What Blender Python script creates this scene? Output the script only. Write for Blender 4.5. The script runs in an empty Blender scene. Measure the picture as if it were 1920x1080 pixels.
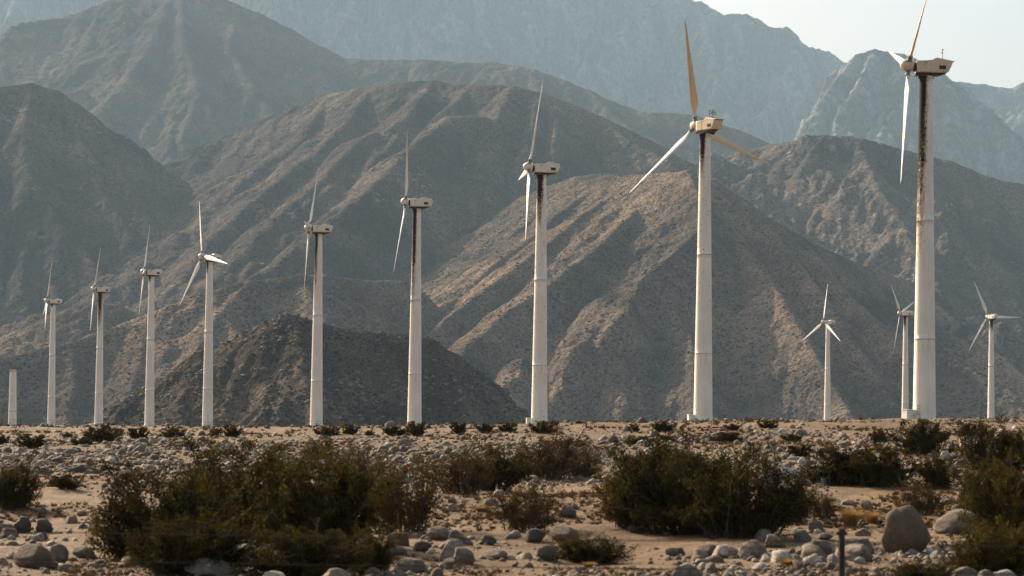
import bpy, math, random
import numpy as np
from mathutils import Vector, Matrix

sc = bpy.context.scene
COL = sc.collection

# ------------------------------------------------------------------ camera
LENS, PITCH, ROLL, SHY, CAMZ = 70.0, math.radians(1.5), math.radians(0.6), 0.0533, 2.5
cam_d = bpy.data.cameras.new('camera')
cam_d.lens = LENS; cam_d.sensor_width = 36.0; cam_d.shift_y = SHY
cam_d.clip_start = 0.5; cam_d.clip_end = 60000
cam = bpy.data.objects.new('camera', cam_d); COL.objects.link(cam)
cam.matrix_world = Matrix.Translation((0, 0, CAMZ)) @ Matrix.Rotation(math.pi/2 + PITCH, 4, 'X') @ Matrix.Rotation(ROLL, 4, 'Z')
cam_d.dof.use_dof = True
cam_d.dof.focus_distance = 260.0
cam_d.dof.aperture_fstop = 2.8
cam_d.dof.aperture_ratio = 1.0
sc.camera = cam
_R = np.array(cam.matrix_world.to_3x3())
FPX = LENS/36.0*1920.0

# ------------------------------------------------------------------ sky and sun
SUN_EL, SUN_AZ = 29.0, -41.0          # azimuth from +Y (away from the camera), negative = to the left
world = bpy.data.worlds.new('World'); sc.world = world
world.use_nodes = True
wn = world.node_tree.nodes; wl = world.node_tree.links
bg = wn['Background']
sky = wn.new('ShaderNodeTexSky'); sky.sky_type = 'NISHITA'; sky.sun_disc = False
sky.sun_elevation = math.radians(SUN_EL); sky.sun_rotation = math.radians(SUN_AZ)
sky.air_density = 1.0; sky.dust_density = 6.0; sky.ozone_density = 1.0
tint = wn.new('ShaderNodeMix'); tint.data_type = 'RGBA'; tint.blend_type = 'MULTIPLY'; tint.inputs[0].default_value = 1.0
tint.inputs[7].default_value = (1.20, 1.075, 0.98, 1)
wl.new(sky.outputs[0], tint.inputs[6]); wl.new(tint.outputs[2], bg.inputs['Color']); bg.inputs['Strength'].default_value = 0.090
sun_d = bpy.data.lights.new('sun', 'SUN'); sun_d.energy = 5.0; sun_d.angle = math.radians(0.5)
sun_d.color = (1.0, 0.875, 0.70)
sun = bpy.data.objects.new('sun', sun_d); COL.objects.link(sun)
_a, _e = math.radians(SUN_AZ), math.radians(SUN_EL)
SUNV = Vector((math.sin(_a)*math.cos(_e), math.cos(_a)*math.cos(_e), math.sin(_e)))
sun.rotation_euler = SUNV.to_track_quat('Z', 'Y').to_euler()
sun.location = (-50, 60, 60)
sc.view_settings.view_transform = 'Standard'; sc.view_settings.look = 'None'
sc.view_settings.exposure = 1.16; sc.view_settings.gamma = 1.0; sc.view_settings.use_curve_mapping = False
sc.cycles.max_bounces = 6; sc.cycles.volume_bounces = 0; sc.cycles.transparent_max_bounces = 8
sc.cycles.diffuse_bounces = 3

# ------------------------------------------------------------------ pixel -> direction (photo is 1920 x 1080)
def ray(px, py):
    """direction through a photo pixel as (x per metre of y, z per metre of y)"""
    v = _R @ np.array([(px-960)/FPX, (540-py)/FPX + SHY*1920/FPX, -1.0])
    return v[0]/v[1], v[2]/v[1]
def at(px, py, d):
    u, w = ray(px, py)
    return np.array([u*d, d, CAMZ + w*d])

# ------------------------------------------------------------------ noise
_rs = np.random.RandomState(7)
_PERM = np.tile(_rs.permutation(256), 3)
_GA = _rs.rand(256)*2*np.pi
_GX, _GY = np.cos(_GA), np.sin(_GA)
def perlin(x, y, seed=0):
    x = np.asarray(x, float) + seed*17.31; y = np.asarray(y, float) + seed*9.73
    xi = np.floor(x).astype(np.int64); yi = np.floor(y).astype(np.int64)
    xf = x-xi; yf = y-yi; xi &= 255; yi &= 255
    u = xf*xf*xf*(xf*(xf*6-15)+10); v = yf*yf*yf*(yf*(yf*6-15)+10)
    def g(ix, iy, fx, fy):
        h = _PERM[_PERM[ix & 255] + (iy & 255)]
        return _GX[h]*fx + _GY[h]*fy
    n00 = g(xi, yi, xf, yf); n10 = g(xi+1, yi, xf-1, yf)
    n01 = g(xi, yi+1, xf, yf-1); n11 = g(xi+1, yi+1, xf-1, yf-1)
    a = n00 + u*(n10-n00); b = n01 + u*(n11-n01)
    return (a + v*(b-a))*1.5
def fbm(x, y, oct=4, seed=0, gain=0.5):
    s = 0; a = 1
    for i in range(oct):
        s = s + a*perlin(x*2**i, y*2**i, seed+i*3.1); a *= gain
    return s
def ridged(x, y, oct=4, seed=0, gain=0.5):
    s = 0; a = 1; w = 1
    for i in range(oct):
        n = (1-np.abs(perlin(x*2**i, y*2**i, seed+i*3.1)))**2 * w
        s = s + a*n; w = np.clip(n*1.6, 0, 1); a *= gain
    return s
def sstep(a, b, x):
    t = np.clip((x-a)/(b-a), 0, 1); return t*t*(3-2*t)

# ------------------------------------------------------------------ objects
def tag(o, label=None, cat=None, group=None, kind=None):
    if label: o['label'] = label
    if cat: o['category'] = cat
    if group: o['group'] = group
    if kind: o['kind'] = kind
    return o
def mesh_np(name, V, F, mat=None, parent=None, smooth=True):
    """V (n,3), F (m,3) or (m,4) -> linked mesh object"""
    me = bpy.data.meshes.new(name)
    V = np.ascontiguousarray(V, np.float32); F = np.ascontiguousarray(F, np.int32)
    k = F.shape[1]
    me.vertices.add(len(V)); me.vertices.foreach_set('co', V.ravel())
    me.loops.add(F.size); me.loops.foreach_set('vertex_index', F.ravel())
    me.polygons.add(len(F)); me.polygons.foreach_set('loop_start', np.arange(0, F.size, k, dtype=np.int32))
    if smooth: me.polygons.foreach_set('use_smooth', np.ones(len(F), bool))
    me.update(calc_edges=True)
    if mat: me.materials.append(mat)
    o = bpy.data.objects.new(name, me); COL.objects.link(o)
    if parent: o.parent = parent
    return o
def empty(name, loc, rz=0):
    o = bpy.data.objects.new(name, None); COL.objects.link(o)
    o.location = [float(c) for c in loc]; o.rotation_euler = (0, 0, rz); o.empty_display_size = 0.5
    return o
def grid_faces(nr, nc):
    i = np.arange(nr*nc).reshape(nr, nc)
    return np.stack([i[:-1, :-1], i[:-1, 1:], i[1:, 1:], i[1:, :-1]], -1).reshape(-1, 4)

# ------------------------------------------------------------------ materials
class NT:
    def __init__(s, name):
        s.m = bpy.data.materials.new(name); s.m.use_nodes = True
        s.t = s.m.node_tree; s.b = s.t.nodes['Principled BSDF']
        s.b.inputs['Roughness'].default_value = 0.9
        s.b.inputs['Specular IOR Level'].default_value = 0.2
        s.co = s.t.nodes.new('ShaderNodeTexCoord')
    def n(s, ty, **kw):
        nd = s.t.nodes.new(ty)
        for k, v in kw.items(): setattr(nd, k, v)
        return nd
    def l(s, a, b): s.t.links.new(a, b)
    def noise(s, vec, scale, detail=4, rough=0.55, dist=0.0):
        nd = s.n('ShaderNodeTexNoise'); nd.inputs['Scale'].default_value = scale
        nd.inputs['Detail'].default_value = detail; nd.inputs['Roughness'].default_value = rough
        nd.inputs['Distortion'].default_value = dist
        s.l(vec, nd.inputs['Vector']); return nd.outputs['Fac']
    def voro(s, vec, scale, feature='F1', rnd=1.0):
        nd = s.n('ShaderNodeTexVoronoi', feature=feature); nd.inputs['Scale'].default_value = scale
        nd.inputs['Randomness'].default_value = rnd
        s.l(vec, nd.inputs['Vector']); return nd
    def ramp(s, fac, stops):
        nd = s.n('ShaderNodeValToRGB'); cr = nd.color_ramp
        while len(cr.elements) < len(stops): cr.elements.new(0.5)
        for e, (p, c) in zip(cr.elements, stops):
            e.position = p; e.color = (c, c, c, 1) if isinstance(c, (int, float)) else (*c, 1)
        s.l(fac, nd.inputs['Fac']); return nd.outputs['Color']
    def mix(s, fac, a, b, mode='MIX'):
        nd = s.n('ShaderNodeMix', data_type='RGBA', blend_type=mode)
        for sock, v in ((nd.inputs[0], fac), (nd.inputs[6], a), (nd.inputs[7], b)):
            if isinstance(v, (int, float)): sock.default_value = v
            elif isinstance(v, tuple): sock.default_value = (*v, 1)
            else: s.l(v, sock)
        return nd.outputs[2]
    def math(s, op, a, b=0.0, c=0.0, clamp=False):
        nd = s.n('ShaderNodeMath', operation=op, use_clamp=clamp)
        for sock, v in zip(nd.inputs, (a, b, c)):
            if isinstance(v, (int, float)): sock.default_value = v
            else: s.l(v, sock)
        return nd.outputs[0]
    def mapr(s, v, a, b, c=0.0, d=1.0, smooth=True):
        nd = s.n('ShaderNodeMapRange', interpolation_type='SMOOTHSTEP' if smooth else 'LINEAR')
        for i, q in enumerate((v, a, b, c, d)):
            if isinstance(q, (int, float)): nd.inputs[i].default_value = q
            else: s.l(q, nd.inputs[i])
        return nd.outputs[0]
    def scale(s, vec, f):
        nd = s.n('ShaderNodeMapping'); nd.inputs['Scale'].default_value = f; s.l(vec, nd.inputs['Vector'])
        return nd.outputs[0]
    def color(s, c):
        if isinstance(c, tuple): s.b.inputs['Base Color'].default_value = (*c, 1)
        else: s.l(c, s.b.inputs['Base Color'])
    def bump(s, h, strength, dist):
        nd = s.n('ShaderNodeBump'); nd.inputs['Strength'].default_value = strength
        nd.inputs['Distance'].default_value = dist; s.l(h, nd.inputs['Height'])
        s.l(nd.outputs[0], s.b.inputs['Normal'])

# ================================================================== MOUNTAINS
def hill_material(name, base, pale, dark, unit, speck=0.5, palepatch=0.3, warm=None):
    """desert slope: dust, gravel, pale outcrops and dark scrub dots; unit = size of the scrub dots in metres"""
    base = tuple(x*0.64 for x in base); m = NT(name); P = m.co.outputs['Object']
    big = m.noise(P, 0.012/unit, 5, 0.6, 0.6)
    mid = m.noise(P, 0.10/unit, 5, 0.65)
    fine = m.noise(P, 0.9/unit, 3, 0.6)
    c = m.mix(m.ramp(big, [(0.35, 0.0), (0.65, 1.0)]), base, warm or base)
    c = m.mix(m.ramp(mid, [(0.3, 0.0), (0.7, 0.55)]), c, tuple(x*0.62 for x in base))
    # pale outcrops
    v = m.voro(P, 0.28/unit)
    pk = m.math('MULTIPLY', m.ramp(v.outputs['Distance'], [(0.16, 1.0), (0.42, 0.0)]),
                m.ramp(m.noise(P, 0.035/unit, 4, 0.7), [(0.62-palepatch*0.25, 0.0), (0.70-palepatch*0.2, 1.0)]))
    c = m.mix(pk, c, pale)
    # scrub
    v2 = m.voro(P, 0.42/unit)
    sk = m.math('MULTIPLY', m.ramp(v2.outputs['Distance'], [(0.24, 1.0), (0.34, 0.0)]),
                m.ramp(m.noise(P, 0.05/unit, 3, 0.6), [(0.40, 0.4), (0.55, 1.0)]))
    c = m.mix(m.math('MULTIPLY', sk, speck), c, dark)
    c = m.mix(m.ramp(fine, [(0.38, 0.8), (0.54, 0.0)]), c, tuple(x*0.45 for x in base))
    m.color(c)
    h = m.math('ADD', m.math('MULTIPLY', mid, 1.6), m.math('MULTIPLY', fine, 0.35))
    h = m.math('ADD', h, m.math('MULTIPLY', sk, 0.25))
    m.bump(h, 1.0, unit*2.4)
    m.b.inputs['Roughness'].default_value = 1.0
    m.b.inputs['Specular IOR Level'].default_value = 0.0
    return m.m

def samp(h, x, y):
    ny, nx = h.shape
    xi = np.clip(x.astype(np.int64), 0, nx-2); yi = np.clip(y.astype(np.int64), 0, ny-2)
    fx = x-xi; fy = y-yi; i = yi*nx+xi; H = h.ravel()
    a, b, c, d = H[i], H[i+1], H[i+nx], H[i+nx+1]
    gx = (b-a)*(1-fy)+(d-c)*fy; gy = (c-a)*(1-fx)+(d-b)*fx
    return (a*(1-fx)+b*fx)*(1-fy)+(c*(1-fx)+d*fx)*fy, gx, gy, i, fx, fy
def erode(h, passes, n, steps, rs, rate=0.25, cap=1.6, inertia=0.15):
    """rain-drop erosion, many drops at once; h is in cell units"""
    ny, nx = h.shape; N = ny*nx
    for _ in range(passes*3):
        x = rs.rand(n)*(nx-3)+1; y = rs.rand(n)*(ny-3)+1
        dx = np.zeros(n); dy = np.zeros(n); sed = np.zeros(n); vel = np.ones(n); wat = np.ones(n)
        for s in range(steps):
            z, gx, gy, i, fx, fy = samp(h, x, y)
            dx = dx*inertia - gx*(1-inertia); dy = dy*inertia - gy*(1-inertia)
            L = np.sqrt(dx*dx+dy*dy)+1e-6; dx /= L; dy /= L
            x2 = x+dx; y2 = y+dy
            ok = (x2 > 1) & (x2 < nx-2) & (y2 > 1) & (y2 < ny-2)
            x2 = np.where(ok, x2, x); y2 = np.where(ok, y2, y)
            z2 = samp(h, x2, y2)[0]; dz = z2-z
            c = np.maximum(-dz, 0.01)*vel*wat*cap
            up = dz > 0
            dep = np.where(up, np.minimum(dz, sed), np.where(sed > c, (sed-c)*0.3, 0))
            ero = np.where(~up & (sed <= c), np.minimum((c-sed)*rate, -dz), 0)
            dl = np.where(ok, dep-ero, 0); sed = sed-dl
            acc = np.zeros(N)
            for off, w in ((0, (1-fx)*(1-fy)), (1, fx*(1-fy)), (nx, (1-fx)*fy), (nx+1, fx*fy)):
                acc += np.bincount(i+off, weights=dl*w, minlength=N)[:N]
            h += np.clip(acc, -0.10, 0.06).reshape(h.shape)
            vel = np.sqrt(np.maximum(vel*vel - dz*0.6, 0.05)); vel = np.minimum(vel, 3); wat *= 0.985
            x, y = x2, y2
    return h
def resample(h, ny, nx):
    y, x = np.meshgrid(np.linspace(0, h.shape[0]-1.001, ny), np.linspace(0, h.shape[1]-1.001, nx), indexing='ij')
    return samp(h, x.ravel(), y.ravel())[0].reshape(ny, nx)
def blur(h):
    p = np.pad(h, 1, mode='edge')
    return (p[1:-1, 1:-1]*4 + (p[:-2, 1:-1]+p[2:, 1:-1]+p[1:-1, :-2]+p[1:-1, 2:])*2 +
            p[:-2, :-2]+p[:-2, 2:]+p[2:, :-2]+p[2:, 2:])/16

def spur(pts, d0, s, d_side=0):
    """pixel polyline running down from the crest; the distance of every next point follows from the slope s"""
    out = [at(pts[0][0], pts[0][1], d0)]; d = d0
    for (px, py) in pts[1:]:
        a = out[-1]; lo, hi = d*0.5, d*1.3
        u, w = ray(px, py)
        best = None
        for dd in np.linspace(d, d*0.55, 240):            # nearer
            p = np.array([u*dd, dd, CAMZ+w*dd]); run = math.hypot(p[0]-a[0], p[1]-a[1])
            e = abs((a[2]-p[2]) - s*run)
            if best is None or e < best[0]: best = (e, dd, p)
        d = best[1]; out.append(best[2])
    return out
def crest(pts, d):
    """pixel silhouette at a distance (a number, or a list with one distance per point)"""
    ds = d if hasattr(d, '__len__') else [d]*len(pts)
    return [at(px, py, dd) for (px, py), dd in zip(pts, ds)]

FLOOR = -45.0
def mountain(name, lines, mat, k, y0, y1, px0, px1, nc, nr, rnd=10.0, warp=(60, 300), rid=(30, 260), fine=(3, 40),
             ero=((0.25, 3, 40), (0.5, 5, 50)), seed=1, es=0.6, asym=0.22, roff=0.9, stripes=(), valley=0.0, pw=1.0, rough_crest=1.0):
    rs = np.random.RandomState(seed)
    u0 = ray(px0, 700)[0]; u1 = ray(px1, 700)[0]
    U, Y = np.meshgrid(np.linspace(u0, u1, nc), np.linspace(y0, y1, nr)); X = U*Y
    segs = []
    for ln in lines:
        for a, b in zip(ln[:-1], ln[1:]): segs.append((a, b))
    def field(X, Y, only_dist=False):
        best = np.full(X.shape, -1e9); dm = np.full(X.shape, 1e9)
        for a, b in segs:
            ax, ay, az = a; ex, ey = b[0]-ax, b[1]-ay
            t = np.clip(((X-ax)*ex + (Y-ay)*ey)/(ex*ex+ey*ey+1e-9), 0, 1)
            dx = X-(ax+t*ex); dy = Y-(ay+t*ey); D = np.sqrt(dx*dx+dy*dy)
            dm = np.minimum(dm, D)
            kk = k*(1 - asym*np.clip(-dx/(D+1e-6), -1, 1)*np.clip(D/rnd, 0, 1)) if asym else k
            z = az+t*(b[2]-az) - kk*(np.sqrt(D*D+rnd*rnd)-rnd)**pw * (1 if pw == 1 else rnd**(1-pw))
            best = np.maximum(best, z)
        return best, dm
    # coarse distance first, so that the crest lines stay where they are and only the flanks are warped
    s = 3
    _, dm = field(X[::s, ::s], Y[::s, ::s]); dm = resample(dm, nr, nc)
    wa, wl_ = warp; f = sstep(0, wl_*0.45, dm)
    wx = fbm(X/wl_, Y/wl_, 4, seed+1)*wa*f; wy = fbm(X/wl_, Y/wl_, 4, seed+5)*wa*f
    h, _ = field(X+wx, Y+wy)
    ra, rl = rid
    h += (ridged(X/rl, Y/rl, 5, seed+9)-roff)*ra*sstep(0, rl*0.5, dm)
    h += (fbm((X*0.8+Y*0.6)/(rl*2.6), (Y*0.8-X*0.6)/(rl*1.3), 2, seed+14)-(roff-0.9)*1.2)*ra*1.1*sstep(0, rl*0.9, dm)
    for (dx_, dy_, wl2, len2, amp2, x0_, side) in stripes:      # parallel spurs running down a flank
        wgt = sstep(-60, 60, (X-x0_)*side)*sstep(0, wl2*1.2, dm) if side else sstep(0, wl2*1.2, dm)
        jx = fbm(X/(wl2*3), Y/(wl2*3), 2, seed+33)*wl2*0.7
        h += (ridged((X*(-dy_)+Y*dx_+jx)/wl2, (X*dx_+Y*dy_)/len2, 3, seed+31, 0.4)-0.75)*amp2*wgt
    cell = (u1-u0)*0.5*(y0+y1)/nc
    for fr, ps, st in ero:
        n1, n2 = int(nr*fr), int(nc*fr)
        hs = resample(h, n1, n2); cs = cell/fr
        e = erode(hs.copy()/cs, ps, n1*n2//16, st, rs)*cs
        h = h + resample(blur(blur(e-hs)), nr, nc)*es
    fa, fl = fine
    h += fbm(X/fl, Y/fl, 4, seed+20, 0.6)*fa*(0.35*rough_crest+0.65*sstep(0, fl, dm))
    base = FLOOR if not valley else FLOOR + np.maximum(0, Y-1700)*valley + fbm(X/150, Y/150, 4, seed+2)*10
    h = np.maximum(h, base)
    V = np.stack([X, Y, h], -1).reshape(-1, 3)
    F = grid_faces(nr, nc)
    zq = h.ravel()[F]
    F = F[(zq > FLOOR+0.5).any(1)]
    used = np.zeros(len(V), bool); used[F.ravel()] = True
    idx = np.cumsum(used)-1
    o = mesh_np(name, V[used], idx[F], mat)
    tag(o, kind='structure')
    o['_tmp'] = 0; del o['_tmp']
    return o, (X, Y, h)

M_near = hill_material('slope near dark hill', (0.062, 0.057, 0.052), (0.24, 0.21, 0.17), (0.014, 0.013, 0.010), 1.0, 0.9, 0.35, (0.17, 0.125, 0.088))
M_mid = hill_material('slope middle hills', (0.076, 0.072, 0.070), (0.24, 0.19, 0.16), (0.018, 0.017, 0.013), 1.9, 0.8, 0.25, (0.30, 0.215, 0.148))
M_back = hill_material('slope back hills', (0.072, 0.070, 0.070), (0.26, 0.215, 0.19), (0.022, 0.022, 0.019), 3.0, 0.8, 0.3, (0.21, 0.16, 0.12))
def granite_material():
    m = NT('granite far mountain'); P = m.co.outputs['Object']
    S = m.scale(P, (1.0, 1.0, 0.35))
    a = m.noise(S, 0.0022, 6, 0.6, 0.8); b = m.noise(S, 0.009, 6, 0.62, 0.5); c_ = m.noise(P, 0.035, 3, 0.6)
    c = m.mix(m.ramp(a, [(0.38, 0.0), (0.62, 1.0)]), (0.025, 0.033, 0.030), (0.090, 0.089, 0.087))
    c = m.mix(m.ramp(b, [(0.44, 0.0), (0.60, 0.9)]), c, (0.30, 0.295, 0.28))
    c = m.mix(m.ramp(c_, [(0.40, 0.6), (0.54, 0.0)]), c, (0.028, 0.036, 0.030))
    m.color(c); m.bump(m.math('ADD', b, m.math('MULTIPLY', c_, 0.2)), 1.0, 170)
    m.b.inputs['Roughness'].default_value = 1.0; m.b.inputs['Specular IOR Level'].default_value = 0.0
    return m.m
M_far = granite_material()

# A: the small dark hill right behind the row
A, HA = mountain('hill', [
    crest([(205,800),(225,783),(262,752),(330,710),(400,664),(445,636),(500,602),(545,588),(592,600),(640,614),(700,622),(760,628),(805,632),(845,657),(880,690),(925,732),(965,765),(1010,800)],
          [1010,1000,985,965,945,930,910,895,900,908,918,928,935,935,930,920,905,890]),
    spur([(545,588),(560,650),(575,720),(600,790)], 895, 0.5),
    spur([(445,636),(440,690),(420,760),(400,795)], 930, 0.5),
    spur([(700,622),(730,680),(770,750),(790,795)], 920, 0.5),
    spur([(845,657),(850,700),(880,760),(890,795)], 935, 0.5),
    spur([(640,614),(655,670),(690,760)], 915, 0.55)],
    M_near, 0.78, 760, 1060, 60, 1100, 620, 400, rnd=3, warp=(7, 40), rid=(3, 38), fine=(0.8, 6), ero=((0.25, 4, 30), (0.5, 3, 40),), seed=3, es=0.6, asym=0.15)

# B: the sunlit centre hill with its long left ridge
B, HB = mountain('hill', [
    crest([(-160,700),(0,668),(60,652),(130,641),(185,620),(260,592),(330,565),(400,542),(470,521),(560,512),(640,517),(700,525),(750,522)],
          [1500,1560,1580,1600,1620,1640,1650,1660,1680,1700,1720,1760,1800]),
    crest([(750,522),(790,545),(840,585)], [1800,1830,1850]),
    crest([(700,540),(750,522),(800,490),(850,455),(900,420),(960,385),(1020,352),(1080,329),(1130,323),(1200,325),(1290,317),(1340,336),(1400,376),(1450,412),(1520,452),(1600,490),(1700,524),(1760,546),(1860,596),(1920,628),(2080,700)],
          [2550,2560,2570,2570,2560,2540,2480,2400,2310,2170,2000,2010,2050,2080,2120,2180,2250,2300,2380,2430,2550]),
    spur([(1290,317),(1310,372),(1312,424),(1200,520),(1168,580),(1085,637),(1000,657),(900,692),(830,740)], 2000, 0.40),
    spur([(1312,424),(1375,440),(1430,500),(1480,580),(1540,680),(1600,780)], 1870, 0.42),
    spur([(1200,520),(1250,560),(1290,622),(1305,700),(1330,780)], 1730, 0.42),
    spur([(1168,580),(1215,620),(1250,690),(1300,760),(1320,790)], 1670, 0.45),
    spur([(1085,637),(1120,690),(1180,740),(1260,792)], 1590, 0.45),
    spur([(1200,325),(1090,400),(1000,470),(900,545),(820,600),(740,640)], 2170, 0.36),
    spur([(1140,324),(1050,395),(950,470),(870,535),(800,590)], 2290, 0.36),
    spur([(1020,352),(950,420),(880,475),(820,520),(770,555)], 2480, 0.34),
    spur([(1255,322),(1190,385),(1130,450),(1040,520),(950,580),(880,640)], 2070, 0.37),
    spur([(1080,329),(1000,400),(900,480),(830,530),(770,580),(720,620)], 2400, 0.36),
    spur([(960,385),(880,460),(800,530),(740,590)], 2540, 0.36),
    spur([(1500,440),(1560,520),(1640,600),(1700,650),(1755,645),(1830,692),(1925,745),(2000,800)], 2110, 0.36),
    spur([(1400,376),(1480,470),(1560,580),(1640,700),(1700,790)], 2050, 0.42),
    spur([(1700,524),(1780,590),(1880,670),(1960,740)], 2250, 0.40),
    spur([(560,512),(600,580),(640,680)], 1700, 0.45),
    spur([(400,542),(430,600),(470,680)], 1660, 0.45),
    spur([(260,592),(270,640),(250,720),(240,790)], 1640, 0.45),
    spur([(130,641),(140,700),(120,790)], 1600, 0.45),
    spur([(470,521),(400,590),(350,680),(330,760)], 1680, 0.45),
    spur([(700,525),(690,600),(730,690)], 1760, 0.42)],
    M_mid, 0.78, 1180, 2720, -120, 2040, 1100, 720, rnd=4, warp=(12, 150), rid=(6, 120), fine=(1.3, 12), ero=((0.125, 3, 30), (0.25, 4, 40), (0.5, 2, 40)), seed=11, es=0.4, asym=0.3, stripes=((-0.94, -0.34, 62, 420, 12, 130, -1), (0.86, -0.5, 80, 420, 8, 170, 1)))

# G: low ridge in the valley mouth at left
G, _ = mountain('hill', [
    crest([(-120,700),(0,652),(60,612),(112,590),(165,568),(215,570),(262,588),(310,610),(370,650)], [1900,1930,1950,1970,1980,1990,2000,2000,1990]),
    spur([(112,590),(60,640),(0,690)], 1970, 0.4), spur([(215,570),(190,620),(150,680)], 1990, 0.45)],
    M_mid, 0.56, 1700, 2150, -120, 480, 300, 260, rnd=8, warp=(22, 130), rid=(14, 120), fine=(2.0, 18), ero=((0.5, 4, 40),), seed=15)

# K: rocky hill at right
K, _ = mountain('hill', [
    crest([(1250,420),(1340,340),(1380,302),(1440,272),(1490,264),(1560,252),(1605,256),(1650,268),(1720,286),(1780,300),(1850,330),(1920,346),(2080,360)],
          [3180,3150,3130,3100,3060,3000,2960,2960,2980,3010,3040,3070,3100]),
    spur([(1605,256),(1640,340),(1700,430),(1740,520),(1800,600)], 2960, 0.42),
    spur([(1440,272),(1470,360),(1560,450),(1640,520)], 3100, 0.42),
    spur([(1780,300),(1830,400),(1850,480),(1900,560)], 3010, 0.42),
    spur([(1920,346),(1930,440),(1890,540),(1850,620),(1880,690)], 3070, 0.42),
    spur([(2080,420),(2000,500),(1930,560),(1880,610),(1840,650)], 2700, 0.40)],
    M_back, 0.58, 2050, 3250, 1230, 2040, 480, 460, rnd=7, warp=(45, 220), rid=(34, 170), fine=(4.5, 26), ero=((0.25, 3, 40), (0.5, 4, 40)), seed=21, valley=0.17)

# D: broad ridge behind the centre hill
D, _ = mountain('hill', [
    crest([(312,348),(350,302),(400,281),(475,250),(525,221),(565,191),(600,176),(650,166),(700,158),(750,152),(815,148),(850,155),(900,156),(960,157),(1010,170),(1080,196),(1160,230),(1240,270),(1330,330),(1420,380)],
          [3480,3470,3450,3400,3350,3310,3280,3240,3200,3160,3120,3090,3060,3050,3050,3060,3080,3110,3150,3200]),
    spur([(525,221),(480,290),(400,350),(330,440),(300,520)], 3350, 0.40),
    spur([(700,158),(640,230),(560,300),(470,370),(400,440),(330,530)], 3200, 0.36),
    spur([(815,148),(760,215),(680,250),(600,330),(520,400),(440,480),(360,550)], 3120, 0.36),
    spur([(960,157),(930,215),(840,215),(760,280),(680,360),(600,420),(500,500)], 3050, 0.34),
    spur([(880,156),(850,190),(760,232),(680,300),(590,360),(500,430),(420,510)], 3080, 0.36),
    spur([(620,172),(570,250),(480,310),(400,380),(330,470)], 3260, 0.38),
    spur([(1040,182),(1030,270),(940,320),(860,370),(790,430),(720,490)], 3050, 0.36),
    spur([(1010,170),(980,260),(900,292),(820,330),(760,400),(690,450),(620,510)], 3050, 0.36),
    spur([(1080,196),(1060,290),(980,330),(900,400),(820,470)], 3060, 0.38),
    spur([(1120,215),(1180,260),(1260,300),(1340,330)], 3070, 0.38)],
    M_back, 0.66, 1720, 3750, 40, 1480, 820, 640, rnd=7, warp=(25, 260), rid=(12, 200), fine=(2.0, 20), ero=((0.125, 3, 30), (0.25, 4, 40), (0.5, 2, 40)), seed=31, valley=0.17, stripes=((-0.6, -0.8, 120, 800, 15, 0, 0),))

# F: steep shoulder left of the valley
F_, _ = mountain('hill', [
    crest([(-160,190),(0,161),(60,154),(100,164),(145,205),(200,262),(262,325),(300,380),(330,470)],
          [2850,2880,2900,2900,2870,2830,2790,2750,2680]),
    spur([(60,154),(40,240),(60,330),(130,430),(200,520)], 2900, 0.5),
    spur([(145,205),(150,290),(200,370),(250,440),(280,530)], 2870, 0.5),
    spur([(0,161),(-20,260),(0,380),(60,470),(120,570)], 2880, 0.5),
    spur([(-100,300),(-40,400),(0,470),(60,560),(110,620)], 2700, 0.45),
    spur([(200,262),(230,330),(280,420)], 2830, 0.5)],
    M_back, 0.64, 1720, 3100, -120, 420, 340, 560, rnd=7, warp=(50, 260), rid=(18, 200), fine=(3.0, 26), ero=((0.125, 3, 30), (0.25, 4, 40), (0.5, 2, 40)), seed=41, valley=0.17)

# E: big rounded mountain behind
E_, _ = mountain('mountain', [
    crest([(-160,150),(0,106),(50,76),(100,52),(150,28),(200,4),(260,-18),(330,-28),(400,-16),(440,4),(480,20),(540,50),(600,84),(650,108),(720,112),(800,110),(860,116),(930,116),(970,122),(1000,128),(1060,150),(1100,165),(1150,190),(1200,206),(1300,214),(1380,240),(1445,268),(1500,300),(1560,350)],
          [5000,5050,5080,5100,5120,5150,5180,5200,5200,5190,5170,5150,5120,5100,5060,5000,4950,4900,4870,4850,4800,4780,4760,4740,4700,4660,4620,4580,4500]),
    spur([(330,-28),(280,80),(230,150),(180,210),(260,300)], 5200, 0.46),
    spur([(440,4),(430,90),(480,170),(540,240),(560,290)], 5190, 0.46),
    spur([(150,28),(100,100),(60,150)], 5120, 0.46),
    spur([(600,84),(600,140),(640,190)], 5120, 0.46),
    spur([(330,-28),(350,90),(370,180),(330,260),(320,330)], 5200, 0.46),
    spur([(1100,165),(1180,240),(1300,290)], 4780, 0.42),
    spur([(930,116),(960,180)], 4900, 0.42)],
    M_back, 0.60, 3500, 5500, -120, 1600, 860, 460, rnd=12, warp=(70, 420), rid=(30, 330), fine=(5, 36), ero=((0.25, 3, 40), (0.5, 4, 40)), seed=51)

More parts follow.
